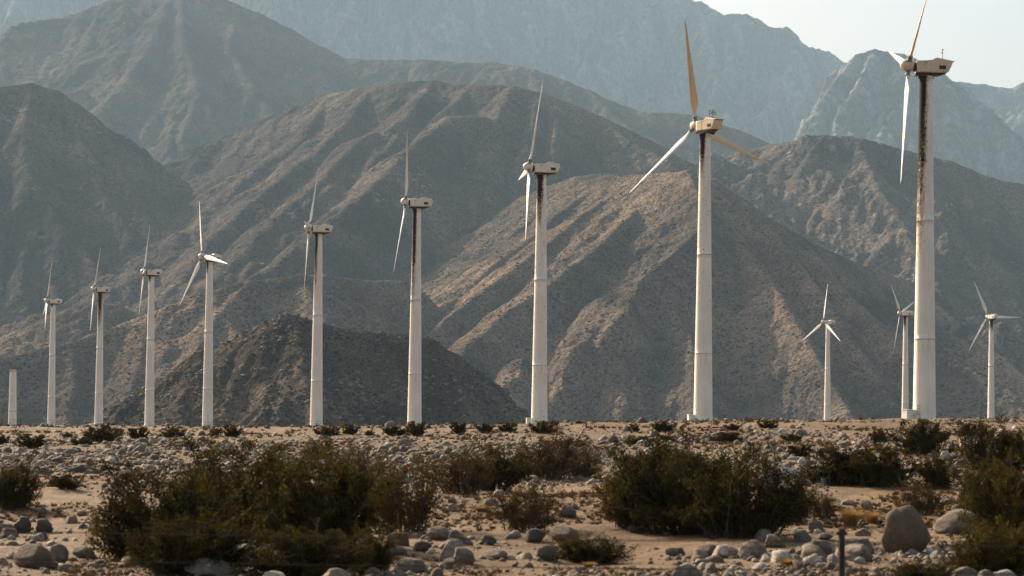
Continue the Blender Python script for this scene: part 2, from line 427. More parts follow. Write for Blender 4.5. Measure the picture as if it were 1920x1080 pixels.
# I and J: blue shoulders at right
I_, _ = mountain('mountain', [
    crest([(1480,330),(1530,230),(1575,150),(1597,112),(1618,98),(1640,92),(1662,94),(1690,100),(1740,118),(1790,152),(1812,190),(1835,214),(1870,232),(1920,256),(2080,330)],
          [6000,6200,6400,6480,6500,6500,6500,6480,6440,6400,6360,6330,6300,6260,6200]),
    spur([(1640,92),(1600,180),(1560,230),(1520,290),(1470,360)], 6500, 0.72),
    spur([(1690,100),(1680,200),(1640,280),(1600,360)], 6480, 0.7),
    spur([(1790,152),(1780,250),(1800,330)], 6400, 0.7),
    spur([(1740,118),(1730,200),(1700,280)], 6440, 0.7)],
    M_far, 0.80, 4700, 6900, 1420, 2040, 420, 460, rnd=20, warp=(80, 420), rid=(150, 240), fine=(20, 60), ero=((0.25, 3, 30), (0.5, 4, 40)), es=0.9, seed=61, roff=1.5, rough_crest=0.7)
J_, _ = mountain('mountain', [
    crest([(1700,190),(1760,150),(1787,151),(1830,156),(1872,163),(1900,164),(1925,152),(2000,120),(2100,90)], 8200),
    spur([(1872,163),(1880,220),(1900,280)], 8200, 0.6), spur([(2000,120),(1930,200),(1900,240)], 8200, 0.6)],
    M_far, 0.8, 7000, 8600, 1680, 2040, 240, 300, rnd=20, warp=(80, 420), rid=(110, 320), fine=(14, 60), ero=((0.5, 3, 30),), seed=71, roff=1.5, rough_crest=0.7)

# H: the great granite wall
H_, _ = mountain('mountain', [
    crest([(-200,-190),(0,-230),(200,-260),(400,-250),(600,-220),(800,-190),(950,-150),(1100,-90),(1200,-40),(1270,-14),(1312,0),(1345,14),(1375,24),(1400,22),(1425,32),(1450,46),(1475,50),(1500,70),(1530,84),(1560,96),(1600,118),(1640,180),(1700,260)],
          [9300,9400,9500,9500,9500,9400,9300,9200,9100,9050,9000,8980,8960,8940,8920,8900,8880,8850,8820,8790,8750,8650,8500]),
    spur([(1400,22),(1330,110),(1260,200),(1220,290)], 8940, 0.80),
    spur([(1270,-14),(1180,70),(1150,140),(1100,230)], 9050, 0.75),
    spur([(1100,-90),(1050,0),(960,90),(900,150)], 9200, 0.80),
    spur([(950,-150),(900,-40),(830,50),(780,110)], 9300, 0.80),
    spur([(700,-200),(680,-60),(640,60),(620,120)], 9450, 0.80),
    spur([(1500,70),(1480,150),(1430,240),(1400,290)], 8850, 0.80),
    spur([(400,-250),(480,-80),(520,40)], 9500, 0.7),
    spur([(100,-250),(60,-60),(0,60)], 9450, 0.7),
    spur([(1312,0),(1340,120),(1370,230)], 9000, 0.75)],
    M_far, 0.86, 7000, 9700, -120, 1760, 1000, 520, rnd=16, warp=(120, 520), rid=(320, 300), fine=(38, 75), ero=((0.25, 4, 40), (0.5, 5, 40)), es=1.0, seed=81, roff=1.5, rough_crest=0.7)

# ================================================================== GROUND
CR_U = [-0.30, -0.26, -0.13, 0.0, 0.13, 0.26, 0.30]
_cp = [(-100, 803), (0, 800), (480, 803), (960, 797), (1440, 789), (1920, 787), (2020, 787)]
_cu = np.array([ray(*p)[0] for p in _cp]); _cw = np.array([ray(*p)[1] for p in _cp])
CRD = 118.0
def ground_z(x, y, detail=True):
    """flat roadside, slow rise to the crest of the fan, then a slow fall behind it"""
    x = np.asarray(x, float); y = np.asarray(y, float)
    d = np.maximum(y, 1.0)
    w = np.interp(x/np.maximum(d, 30), _cu, _cw)            # slope of the sight line over the crest
    zc = CAMZ + w*CRD
    t = sstep(18, CRD, y)
    z = -0.05 + (zc+0.05)*(0.35*t + 0.65*np.clip((y-18)/(CRD-18), 0, 1))
    zb = CAMZ + w*d - 0.0022*np.maximum(0, y-CRD)
    z = np.where(y > CRD, np.maximum(zb, -40), z)
    if detail:
        a = sstep(8, 25, y)*(1-sstep(115, 200, y)*0.85)
        z = z + a*(fbm(x/7.0, y/9.0, 3, 31)*0.17 + fbm(x/1.6, y/1.6, 3, 37)*0.035)
    return z
def hit(px, py, dmax=117.0):
    """where the ray of a photo pixel meets the ground, as (x, y, z)"""
    u, w = ray(px, py)
    ds = np.exp(np.linspace(math.log(8), math.log(dmax), 700))
    e = CAMZ + w*ds - ground_z(u*ds, ds)
    k = np.argmax(e < 0) if (e < 0).any() else len(ds)-1
    d = ds[k]
    return np.array([u*d, d, float(ground_z(u*d, d))])

def ground_material():
    m = NT('sand and gravel'); P = m.co.outputs['Object']
    a = m.noise(P, 0.22, 5, 0.6, 0.4); b = m.noise(P, 2.2, 6, 0.65); c_ = m.noise(P, 16, 4, 0.6)
    c = m.mix(m.ramp(a, [(0.35, 0.0), (0.65, 1.0)]), (0.225, 0.146, 0.072), (0.115, 0.068, 0.031))
    c = m.mix(m.ramp(b, [(0.40, 0.0), (0.64, 0.8)]), c, (0.085, 0.048, 0.025))
    v = m.voro(P, 14.0)
    c = m.mix(m.math('MULTIPLY', m.ramp(v.outputs['Distance'], [(0.12, 1.0), (0.36, 0.0)]), m.ramp(b, [(0.42, 0.0), (0.52, 0.9)])),
              c, m.mix(v.outputs['Color'], (0.07, 0.058, 0.05), (0.32, 0.28, 0.24)))
    c = m.mix(m.ramp(c_, [(0.30, 0.55), (0.50, 0.0)]), c, (0.055, 0.034, 0.02))
    m.color(c)
    m.bump(m.math('ADD', m.math('MULTIPLY', b, 1.0), m.math('MULTIPLY', c_, 0.35)), 1.0, 0.10)
    return m.m
M_sand = ground_material()
us = np.concatenate([np.linspace(-3.0, -0.36, 30, endpoint=False), np.linspace(-0.36, 0.36, 760), np.linspace(0.36, 3.0, 31)[1:]])
ys = np.concatenate([np.linspace(-60, 6, 14, endpoint=False), np.exp(np.linspace(math.log(6), math.log(150), 640)), np.exp(np.linspace(math.log(150), math.log(16000), 90))[1:]])
U, Y = np.meshgrid(us, ys)
X = U*np.maximum(Y, 25.0)
Z = np.where(Y < 6, -0.05, ground_z(X, Y))
ground = mesh_np('ground', np.stack([X, Y, Z], -1).reshape(-1, 3), grid_faces(*X.shape), M_sand)
tag(ground, kind='structure')

# ================================================================== WIND TURBINES
def tube(pts, rad, n=8, cap=True):
    """tapered tube along a polyline -> V, F (quads)"""
    pts = [np.array(p, float) for p in pts]
    rad = rad if hasattr(rad, '__len__') else [rad]*len(pts)
    V = []; F = []
    for i, p in enumerate(pts):
        t = pts[min(i+1, len(pts)-1)]-pts[max(i-1, 0)]; t = t/(np.linalg.norm(t)+1e-9)
        a = np.array([0, 0, 1.0]) if abs(t[2]) < 0.9 else np.array([1.0, 0, 0])
        u = np.cross(t, a); u /= np.linalg.norm(u); v = np.cross(t, u)
        for k in range(n):
            q = 2*np.pi*k/n
            V.append(p+rad[i]*(np.cos(q)*u+np.sin(q)*v))
    for i in range(len(pts)-1):
        for k in range(n):
            F.append((i*n+k, i*n+(k+1) % n, (i+1)*n+(k+1) % n, (i+1)*n+k))
    if cap:
        for i, s in ((0, 1), (len(pts)-1, -1)):
            c = len(V); V.append(pts[i]); V.append(pts[i])
            for k in range(0, n, 1): F.append((c, i*n+k, i*n+(k+1) % n, c+1) if s < 0 else (c, i*n+(k+1) % n, i*n+k, c+1))
    return np.array(V), np.array(F)
def lathe(prof, n=40, axis='z', close=False):
    """prof: list of (r, h)"""
    q = np.linspace(0, 2*np.pi, n, endpoint=False); V = []
    for r, h in prof:
        for a in q:
            p = (r*math.cos(a), r*math.sin(a), h)
            V.append(p if axis == 'z' else (p[2], p[0], p[1]))
    F = [(i*n+k, i*n+(k+1) % n, (i+1)*n+(k+1) % n, (i+1)*n+k) for i in range(len(prof)-1) for k in range(n)]
    return np.array(V, float), np.array(F)
def prism(poly, y0, y1, inset=0.0):
    """polygon in x,z extruded along y, with a rounded (inset) edge on both sides"""
    c = np.mean(poly, 0); P = np.array(poly, float)
    ring = lambda y, s: np.stack([c[0]+(P[:, 0]-c[0])*s, np.full(len(P), y), c[1]+(P[:, 1]-c[1])*s], 1)
    s = 1-inset*2
    R = [ring(y0, s*0.97), ring(y0+inset*0.2, s), ring(y0+inset, 1), ring(y1-inset, 1), ring(y1-inset*0.2, s), ring(y1, s*0.97)] if inset else [ring(y0, 1), ring(y1, 1)]
    n = len(P); V = np.concatenate(R+[np.array([[c[0], y0, c[1]], [c[0], y1, c[1]]])]); F = []
    for i in range(len(R)-1):
        for k in range(n): F.append((i*n+k, i*n+(k+1) % n, (i+1)*n+(k+1) % n, (i+1)*n+k))
    a, b = len(V)-2, len(V)-1; e = (len(R)-1)*n
    me = [(a, (k+1) % n, k) for k in range(n)] + [(b, e+k, e+(k+1) % n) for k in range(n)]
    return V, F, me
def mesh_py(name, V, F, mat, parent=None, smooth=False, bevel=0):
    me = bpy.data.meshes.new(name); me.from_pydata([tuple(map(float, v)) for v in V], [], [tuple(int(i) for i in f) for f in F])
    me.validate(); me.update()
    if smooth:
        for p in me.polygons: p.use_smooth = True
    me.materials.append(mat)
    o = bpy.data.objects.new(name, me); COL.objects.link(o)
    if parent: o.parent = parent
    if bevel:
        b = o.modifiers.new('bevel', 'BEVEL'); b.width = bevel; b.segments = 2; b.limit_method = 'ANGLE'
    return o
def boxVF(x0, x1, y0, y1, z0, z1):
    V = [(x, y, z) for x in (x0, x1) for y in (y0, y1) for z in (z0, z1)]
    return V, [(0, 1, 3, 2), (4, 6, 7, 5), (0, 4, 5, 1), (2, 3, 7, 6), (0, 2, 6, 4), (1, 5, 7, 3)]
def join(*vf):
    V = []; F = []
    for v, f in vf:
        n = len(V); V += [tuple(p) for p in v]; F += [tuple(int(i)+n for i in q) for q in f]
    return V, F

TH = 23.75                       # tower height
def tower_material():
    m = NT('painted steel tower'); P = m.co.outputs['Object']
    def prop(nm):
        a = m.n('ShaderNodeAttribute', attribute_type='OBJECT', attribute_name=nm); return a.outputs['Fac']
    s = m.n('ShaderNodeSeparateXYZ'); m.l(P, s.inputs[0]); x, z = s.outputs[0], s.outputs[2]
    depth = m.math('SUBTRACT', TH, z)
    r = m.math('MULTIPLY_ADD', depth, 0.0139, 0.44)
    xr = m.math('DIVIDE', x, r)
    st = m.scale(P, (1, 1, 0.12))
    n1 = m.noise(st, 5.0, 5, 0.7); n2 = m.noise(P, 6.0, 4, 0.75); n3 = m.noise(P, 0.5, 3, 0.5)
    base = m.mix(m.ramp(n3, [(0.35, 0.0), (0.7, 1.0)]), (0.80, 0.77, 0.69), (0.71, 0.67, 0.575))
    base = m.mix(m.ramp(n1, [(0.48, 0.0), (0.8, 0.45)]), base, (0.50, 0.40, 0.29))
    # oil: strongest under the nacelle, running down one side
    dx = m.math('DIVIDE', m.math('SUBTRACT', xr, prop('oil_side')), prop('oil_width'))
    g = m.math('SUBTRACT', 1.0, m.math('MULTIPLY', dx, dx))
    fall = m.math('SUBTRACT', 1.0, m.math('DIVIDE', depth, prop('oil_length')))
    v = m.math('ADD', m.math('MULTIPLY', g, 0.75), m.math('MULTIPLY', fall, 1.1))
    v = m.math('ADD', v, m.math('MULTIPLY', m.math('SUBTRACT', n1, 0.5), 1.6))
    v = m.math('ADD', v, m.math('MULTIPLY', m.math('SUBTRACT', n2, 0.5), 1.8))
    inside = m.mapr(fall, -0.25, 0.15)
    tint = m.math('MULTIPLY', m.mapr(v, 0.35, 1.0), inside)
    dark = m.math('MULTIPLY', m.mapr(v, 0.95, 1.25), inside)
    c = m.mix(m.math('MULTIPLY', tint, 0.75), base, (0.30, 0.19, 0.10))
    c = m.mix(dark, c, (0.022, 0.017, 0.013))
    # rust spots
    vo = m.voro(m.scale(P, (1, 1, 0.6)), 5.0); vo2 = m.voro(P, 2.2)
    thr = m.math('MULTIPLY', prop('spots'), m.mapr(depth, 18, 2, 0.25, 1.0))
    sp = m.math('MULTIPLY', m.mapr(vo.outputs['Distance'], 0.22, 0.12), m.math('LESS_THAN', m.n('ShaderNodeSeparateColor').outputs[0], 2))
    sc_ = m.n('ShaderNodeSeparateColor'); m.l(vo.outputs['Color'], sc_.inputs[0])
    sp = m.math('MULTIPLY', m.mapr(vo.outputs['Distance'], 0.26, 0.12), m.math('LESS_THAN', sc_.outputs[0], thr))
    c = m.mix(m.math('MULTIPLY', sp, 0.85), c, (0.10, 0.050, 0.022))
    # rust line and short runs below the flanges
    for zz in (13.75, 5.6):
        d = m.math('ABSOLUTE', m.math('SUBTRACT', z, zz))
        ln = m.math('MULTIPLY', m.mapr(d, 0.04, 0.015), m.ramp(n2, [(0.40, 0.1), (0.62, 0.7)]))
        c = m.mix(ln, c, (0.20, 0.12, 0.07))
        run = m.math('MULTIPLY', m.math('MULTIPLY', m.mapr(m.math('SUBTRACT', zz, z), 2.6, 0.0), m.math('LESS_THAN', z, zz)), m.ramp(n1, [(0.55, 0.0), (0.72, 0.55)]))
        c = m.mix(run, c, (0.42, 0.27, 0.16))
    m.color(c); m.b.inputs['Roughness'].default_value = 0.75; m.b.inputs['Specular IOR Level'].default_value = 0.1
    m.bump(n3, 0.15, 0.05)
    return m.m
def paint_material(name, a, b, rough=0.45, stain=(0.10, 0.06, 0.035), amt=0.6, lo=0.56, hi=0.70):
    m = NT(name); P = m.co.outputs['Object']
    n1 = m.noise(P, 2.3, 5, 0.7); n2 = m.noise(P, 9, 4, 0.7)
    c = m.mix(m.ramp(n2, [(0.35, 0.0), (0.7, 1.0)]), a, b)
    c = m.mix(m.ramp(n1, [(lo, 0.0), (hi, amt)]), c, stain)
    m.color(c); m.b.inputs['Roughness'].default_value = rough; m.b.inputs['Specular IOR Level'].default_value = 0.35
    return m.m
M_tower = tower_material()
M_nac = paint_material('nacelle fibreglass', (0.78, 0.72, 0.61), (0.68, 0.61, 0.50), 0.5)
M_nac_warm_light = paint_material('nacelle fibreglass warm light tint', (0.72, 0.57, 0.40), (0.62, 0.48, 0.33), 0.5)  # warm light on housing and hub, put into the colour
M_grime = paint_material('oily steel', (0.035, 0.026, 0.020), (0.016, 0.013, 0.011), 0.5, (0.16, 0.09, 0.05), 0.7, 0.55, 0.72)
M_blade = paint_material('blade fibreglass', (0.84, 0.82, 0.77), (0.78, 0.75, 0.69), 0.35, (0.45, 0.38, 0.30), 0.3)
M_blade_warm_light = paint_material('blade fibreglass warm light tint', (0.72, 0.52, 0.30), (0.62, 0.44, 0.25), 0.35, (0.40, 0.26, 0.13), 0.4)  # warm light on some blades, painted as a tan base colour
M_mast = paint_material('dull galvanised metal', (0.22, 0.22, 0.22), (0.12, 0.12, 0.12), 0.6)
M_cab = paint_material('cabinet paint', (0.74, 0.72, 0.64), (0.66, 0.63, 0.55), 0.5, (0.35, 0.25, 0.17), 0.5)

M_conc = paint_material('concrete', (0.34, 0.31, 0.27), (0.26, 0.23, 0.20), 0.9)
# --- meshes shared by all machines
prof = [(0.82, -0.6), (0.82, 0.10), (0.785, 0.12)]
for z in np.linspace(0.5, TH, 48)[:-1]: prof.append((0.785-(0.785-0.44)*z/TH, z))
prof += [(0.44, TH-0.12), (0.52, TH-0.11), (0.52, TH)]
for zz in (13.75, 5.6):
    r = 0.785-(0.785-0.44)*zz/TH
    prof = [p for p in prof if abs(p[1]-zz) > 0.12] + [(r+0.001, zz-0.025), (r+0.008, zz-0.022), (r+0.008, zz+0.022), (r, zz+0.025)]
prof.sort(key=lambda p: p[1])
towerVF = lathe(prof, 44)
def blade_mesh():
    L = 8.75; ns = 34; nc = 18; V = []
    for i in range(ns):
        t = i/(ns-1); r = 0.42+t*(L-0.42)
        if t < 0.05: ch, th = 0.24, 0.24
        else:
            q = (t-0.05)/0.95
            ch = 0.24+(0.68-0.24)*float(sstep(0, 0.15, q)) if q < 0.15 else 0.60*(1-((q-0.15)/0.85))**0.95+0.085
            th = 0.24+(0.16-0.24)*float(sstep(0, 0.15, q)) if q < 0.15 else 0.16*(1-((q-0.15)/0.85))+0.022
        if i == ns-1: ch, th = 0.05, 0.01
        tw = -math.radians(16*(1-t)**2 + 10)
        for k in range(nc):
            a = 2*math.pi*k/nc
            cx = math.cos(a)*0.5*ch; cy = math.sin(a)*0.5*th*(1.0 if t < 0.05 else (0.55+0.45*math.cos(a)*0.9+0.25))
            cx += 0.14*ch if t > 0.1 else 0.14*ch*max(0, t-0.05)/0.05
            V.append((cx*math.sin(tw)+cy*math.cos(tw), -(cx*math.cos(tw)-cy*math.sin(tw)), r))   # x = rotor axis, y = in plane, z = outwards
    F = [(i*nc+k, i*nc+(k+1) % nc, (i+1)*nc+(k+1) % nc, (i+1)*nc+k) for i in range(ns-1) for k in range(nc)]
    V.append((0, 0, L+0.01)); c = len(V)-1
    V.append((0, 0, L+0.012))
    F += [(((ns-1)*nc+k), ((ns-1)*nc+(k+1) % nc), c+1, c) for k in range(nc)]
    return V, F
proto_hidden = []
def make_turbine():
    root = empty('wind_turbine', (0, 0, 0))
    tw = mesh_np('tower', *towerVF, M_tower, root)
    mesh_np('base_flange', *lathe([(0.9, -0.5), (0.9, 0.04), (0.86, 0.07), (0.80, 0.07)], 44), M_mast, root)
    mesh_np('foundation', *lathe([(1.9, -0.9), (1.9, -0.02), (1.82, 0.02), (0.9, 0.03)], 32), M_conc, root)
    prf = [(0.70, -0.40), (0.70, 0.36), (0.62, 0.40), (-0.28, 0.42), (-0.58, 0.585), (-0.72, 0.60), (-1.70, 0.40), (-1.76, 0.33), (-1.74, 0.20), (-1.50, -0.34), (-1.38, -0.41), (-0.6, -0.44)]
    V, Fq, Ft = prism(prf, -0.48, 0.48, 0.05)
    nac = mesh_py('nacelle', V, list(Fq)+list(Ft), M_nac, root, bevel=0)
    nac.location = (0, 0, TH+0.66)
    # panel seam and lid edge of the housing
    s1 = mesh_py('hatch_seam', *join(boxVF(-0.70, -0.02, -0.492, 0.492, 0.395, 0.425), boxVF(-0.06, -0.03, -0.492, 0.492, -0.36, 0.40)), M_nac, nac)
    lip = mesh_py('tail_lip', *boxVF(-1.86, -1.55, -0.40, 0.40, 0.335, 0.375), M_grime, nac)
    for sy in (-1, 1):
        yy = sorted((sy*0.478, sy*0.489)); y2 = sorted((sy*0.4895, sy*0.497))
        mesh_py('vent', *join(boxVF(-1.28, -0.82, yy[0], yy[1], -0.21, 0.05), *[boxVF(-1.25, -0.85, y2[0], y2[1], z, z+0.022) for z in (-0.18, -0.12, -0.06, 0.0)]), M_grime, nac)
    bed = mesh_py('bed_plate', *join(boxVF(-0.78, 0.80, -0.36, 0.36, -0.60, -0.445), boxVF(-0.45, 0.45, -0.5, 0.5, -0.655, -0.605),
                                     ([(-1.40, -0.3, -0.425), (-1.40, 0.3, -0.425), (-0.785, -0.3, -0.62), (-0.785, 0.3, -0.62), (-0.785, -0.3, -0.447), (-0.785, 0.3, -0.447)],
                                      [(0, 1, 3, 2), (0, 4, 5, 1), (2, 3, 5, 4), (0, 2, 4), (1, 5, 3)]),
                                     boxVF(-0.65, -0.35, -0.52, -0.38, -0.72, -0.5)), M_grime, nac)
    V, F = lathe([(0.02, 0.69), (0.33, 0.695), (0.33, 0.86), (0.20, 0.87), (0.20, 1.0)], 24, 'x')
    sh = mesh_np('shaft_collar', V, F, M_grime, nac)
    V, F = tube([(-1.12, 0.1, 0.48), (-1.12, 0.1, 1.18)], 0.022, 6)
    V2, F2 = tube([(-1.12, -0.12, 1.02), (-1.12, 0.16, 1.02)], 0.018, 6)
    an = mesh_py('wind_vane_mast', *join((V, F), (V2, F2), boxVF(-1.17, -1.07, 0.05, 0.15, 1.18, 1.25), boxVF(-1.16, -1.08, -0.16, -0.08, 0.98, 1.10)), M_mast, nac)
    # rotor: hub with the nose dome; its own tilt
    V, F = lathe([(0.02, 0.90), (0.36, 0.90), (0.42, 0.98), (0.43, 1.2), (0.42, 1.38), (0.37, 1.56), (0.27, 1.70), (0.14, 1.79), (0.02, 1.82)], 28, 'x')
    V = V-np.array([1.25, 0, 0])
    hub = mesh_np('hub', V, F, M_nac, root)
    bm = blade_mesh()
    blades = []
    for j in range(3):
        b = mesh_py('blade', *bm, M_blade, root, smooth=True) if j == 0 else blades[0].copy()
        if j: COL.objects.link(b); b.parent = root
        V, F = lathe([(0.12, 0.30), (0.175, 0.305), (0.175, 0.50), (0.15, 0.52), (0.15, 0.70), (0.165, 0.71), (0.165, 0.80), (0.12, 0.81)], 16)
        if j == 0: c = mesh_np('root_collar', V, F, M_mast, b); col0 = c
        else: c = col0.copy(); COL.objects.link(c); c.parent = b
        blades.append(b)
    return root
def copy_tree(o, parent=None):
    c = o.copy(); COL.objects.link(c)
    if parent: c.parent = parent
    for ch in list(o.children): copy_tree(ch, c)
    return c
TILT = math.radians(6)
def pose_turbine(root, yaw, phase, oil, spots, skin=None, blade_skin=None):
    nb = 0
    for ch in root.children:
        k = ch.name.split('.')[0]
        n = Vector((-math.cos(yaw), math.sin(yaw), 0)); rz = math.atan2(n.y, n.x)
        A = Matrix.Rotation(rz, 4, 'Z')
        if k == 'nacelle': ch.matrix_local = Matrix.Translation((0, 0, TH+0.66)) @ A
        if k in ('hub', 'blade'):
            H = Matrix.Translation((0, 0, TH+0.66)) @ A @ Matrix.Rotation(-TILT, 4, 'Y') @ Matrix.Translation((1.25, 0, 0))
            if k == 'hub': ch.matrix_local = H
            else:
                # phase is measured from the horizontal in-plane direction e = z x n, towards up
                a = phase+math.radians(120*nb); nb += 1
                ch.matrix_local = H @ Matrix.Rotation(a-math.pi/2, 4, 'X')
        if k == 'tower':
            ch['oil_side'], ch['oil_width'], ch['oil_length'] = [float(v) for v in oil]; ch['spots'] = float(spots)
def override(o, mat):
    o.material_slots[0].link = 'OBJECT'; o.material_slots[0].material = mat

#   px, py of the foot, height in px, yaw, phase, oil (side, width, length), rust spots, label
TURB = [
 (1733, 788, 664, 0, 44, (-1.05, 0.95, 12.0), 0.05, 'tallest nearest turbine at right, broad black oil streak down its upper tower'),
 (1318, 790, 555, 56, 77, (-0.6, 0.55, 3.6), 0.45, 'second tallest turbine, tan blades spread wide, three short masts on its nacelle'),
 (1011, 795, 480, -6, 62, (-0.45, 0.8, 4.8), 0.6, 'third tallest turbine, tower black under the nacelle and freckled with rust below'),
 (777, 797, 417, 4, 52, (-0.6, 0.6, 10.5), 0.3, 'rust-streaked turbine right of the dark hill peak, brown stain most of the way down'),
 (593, 800, 371, -2, 0, (-0.9, 0.8, 7.5), 0.12, 'turbine before the dark hill peak, black stain on the left of its tower top'),
 (389, 803, 320, -34, 110, (-0.7, 0.4, 1.8), 0.12, 'clean white turbine with one blade down to the left and one out to the right'),
 (280, 798, 287, -10, 114, (-0.5, 0.5, 0.9), 0.05, 'clean white turbine beside the foot of the dark hill, blades almost in one vertical line'),
 (185, 795, 252, -16, 56, (-0.2, 1.0, 6.0), 0.6, 'small turbine with a black neck and brown scratches down its tower'),
 (96, 798, 233, -16, 78, (-0.4, 0.5, 0.6), 0.03, 'small clean turbine, the leftmost that still has its rotor'),
 (1551, 805, 200, -26, 88, (0.0, 0.4, 0.4), 0.03, 'far small turbine standing alone before the dark slope, blades in an upright Y'),
 (1697, 806, 218, 32, 40, (-0.5, 0.6, 3.0), 0.12, 'far small turbine half hidden behind the nearest tower'),
 (1858, 806, 212, 66, 60, (0.0, 0.9, 2.6), 0.08, 'far small turbine at the right edge with one blade pointing straight right'),
]
SKY_BLADE = []
GRP = 'white wind turbines standing in a row'
t0 = make_turbine()
ALLT = [t0]+[copy_tree(t0) for _ in TURB[1:]]
for i, (px, py, hp, yaw, ph, oil, spots, lab) in enumerate(TURB):
    t = ALLT[i]
    d = FPX*24.4/hp
    p = at(px, py, d)
    t.location = p; t.rotation_euler = (0, 0, 0)
    tag(t, lab, 'wind turbine', GRP if i < 9 else 'small far wind turbines at right')
    pose_turbine(t, math.radians(yaw), math.radians(ph), oil, spots)
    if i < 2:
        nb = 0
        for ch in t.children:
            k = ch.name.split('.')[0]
            if k in ('nacelle', 'hub') : override(ch, M_nac_warm_light)
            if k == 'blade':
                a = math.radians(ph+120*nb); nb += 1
                if math.sin(a) > 0.5 or (i == 1 and math.cos(a)*math.sin(math.radians(yaw)) < -0.2): override(ch, M_blade_warm_light); ch['label'] = 'blade coloured tan for warm light'  # blades picked by direction for the painted warm light
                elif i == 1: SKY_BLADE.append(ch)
    if i == 1:
        nac = [c for c in t.children if c.name.startswith('nacelle')][0]
        m0 = [c for c in nac.children if c.name.startswith('wind_vane')][0]
        for dx, dy in ((0.35, -0.25), (0.2, 0.2)):
            m1 = m0.copy(); COL.objects.link(m1); m1.location = (dx, dy, -0.08)
    if i == 0:
        V, F = join(tube([(-0.60, -0.62, 0.35), (-0.60, -0.62, 1.05)], 0.018, 6), tube([(-0.46, -0.72, 0.35), (-0.46, -0.72, 1.05)], 0.018, 6),
                    *[tube([(-0.60, -0.62, z), (-0.46, -0.72, z)], 0.014, 6) for z in (0.4, 0.6, 0.8, 1.0)])
        first_ladder = mesh_py('step_ladder', V, F, M_mast, None)
# this machine's lower left blade is turned off its pitch to catch the sun
bpy.context.view_layer.update()
for ch in SKY_BLADE:
    m3 = ch.matrix_local.to_3x3(); ax = m3 @ Vector((0, 0, 1)); n0 = m3 @ Vector((1, 0, 0))
    n1 = Vector((-0.78, -0.36, 0.55)); n1 = (n1-ax*n1.dot(ax)).normalized()
    ch.matrix_local = ch.matrix_local @ Matrix.Rotation(math.atan2(n0.cross(n1).dot(ax), n0.dot(n1)), 4, 'Z')
    ch['label'] = 'bright white blade'
# the ladder belongs to the nearest tower only
first_ladder.parent = t0

# the stub of a machine that lost its top
d0 = FPX*10.3/106
stub = empty('turbine_stub', at(23, 800, d0))
tag(stub, 'headless white tower stub cut off low, leftmost in the row', 'tower stub')
st = mesh_np('tower', *lathe([(0.80, -0.6), (0.80, 0.1), (0.765, 0.12)]+[(0.765-0.19*z/10.3, z) for z in np.linspace(0.5, 10.3, 20)]+[(0.62, 10.22), (0.62, 10.32), (0.5, 10.33), (0.02, 10.34)], 40), M_tower, stub)
st['oil_side'], st['oil_width'], st['oil_length'], st['spots'] = 0.0, 0.1, 0.01, 0.03
mesh_np('flange', *lathe([(0.71, 2.80), (0.724, 2.81), (0.724, 2.85), (0.71, 2.86)], 40), M_tower, stub)

def cabinet(x, y, z, w, h, dep, rz, label):
    c = empty('electrical_cabinet', (x, y, z), rz)
    tag(c, label, 'cabinet', 'pale cabinets at the tower feet')
    mesh_py('plinth', *boxVF(-w/2-0.05, w/2+0.05, -dep/2-0.05, dep/2+0.05, -0.5, 0.06), M_mast, c)
    mesh_py('body', *boxVF(-w/2, w/2, -dep/2, dep/2, 0.063, h), M_cab, c, bevel=0.012)
    mesh_py('lid', *boxVF(-w/2-0.03, w/2+0.03, -dep/2-0.04, dep/2+0.03, h+0.002, h+0.045), M_cab, c, bevel=0.01)
    dr = mesh_py('door', *boxVF(-w/2+0.05, w/2-0.05, -dep/2-0.018, -dep/2-0.003, 0.12, h-0.05), M_cab, c, bevel=0.004)
    mesh_py('handle', *boxVF(w/2-0.14, w/2-0.11, -dep/2-0.045, -dep/2-0.019, h*0.45, h*0.62), M_mast, dr)
for (px, py, wpx, hpx, i, rz, lab) in ((1703, 790, 22, 21, 0, 0.5, 'largest pale cabinet, at the foot of the nearest turbine tower'),
                                       (1295, 791, 13, 13, 1, 0.3, 'small cream cabinet beside the foot of the turbine with three roof masts'),
                                       (991, 796, 10, 12, 2, 0.2, 'smallest pale cabinet, at the foot of the rust-freckled turbine')):
    d = FPX*24.4/TURB[i][2]; s = d/FPX
    p = at(px, py, d-0.3)
    cabinet(p[0], p[1], p[2], wpx*s*0.85, hpx*s, wpx*s*0.7, rz, lab)

# ================================================================== ROCKS
def ico(sub):
    t = (1+5**0.5)/2
    V = np.array([(-1, t, 0), (1, t, 0), (-1, -t, 0), (1, -t, 0), (0, -1, t), (0, 1, t), (0, -1, -t), (0, 1, -t), (t, 0, -1), (t, 0, 1), (-t, 0, -1), (-t, 0, 1)], float)
    F = [(0, 11, 5), (0, 5, 1), (0, 1, 7), (0, 7, 10), (0, 10, 11), (1, 5, 9), (5, 11, 4), (11, 10, 2), (10, 7, 6), (7, 1, 8), (3, 9, 4), (3, 4, 2), (3, 2, 6), (3, 6, 8), (3, 8, 9), (4, 9, 5), (2, 4, 11), (6, 2, 10), (8, 6, 7), (9, 8, 1)]
    V = [v/np.linalg.norm(v) for v in V]
    for _ in range(sub):
        c = {}; G = []
        def mid(a, b):
            k = (min(a, b), max(a, b))
            if k not in c:
                v = V[a]+V[b]; V.append(v/np.linalg.norm(v)); c[k] = len(V)-1
            return c[k]
        for a, b, d in F:
            x, y, z = mid(a, b), mid(b, d), mid(d, a); G += [(a, x, z), (b, y, x), (d, z, y), (x, y, z)]
        F = G
    return np.array(V), np.array(F)
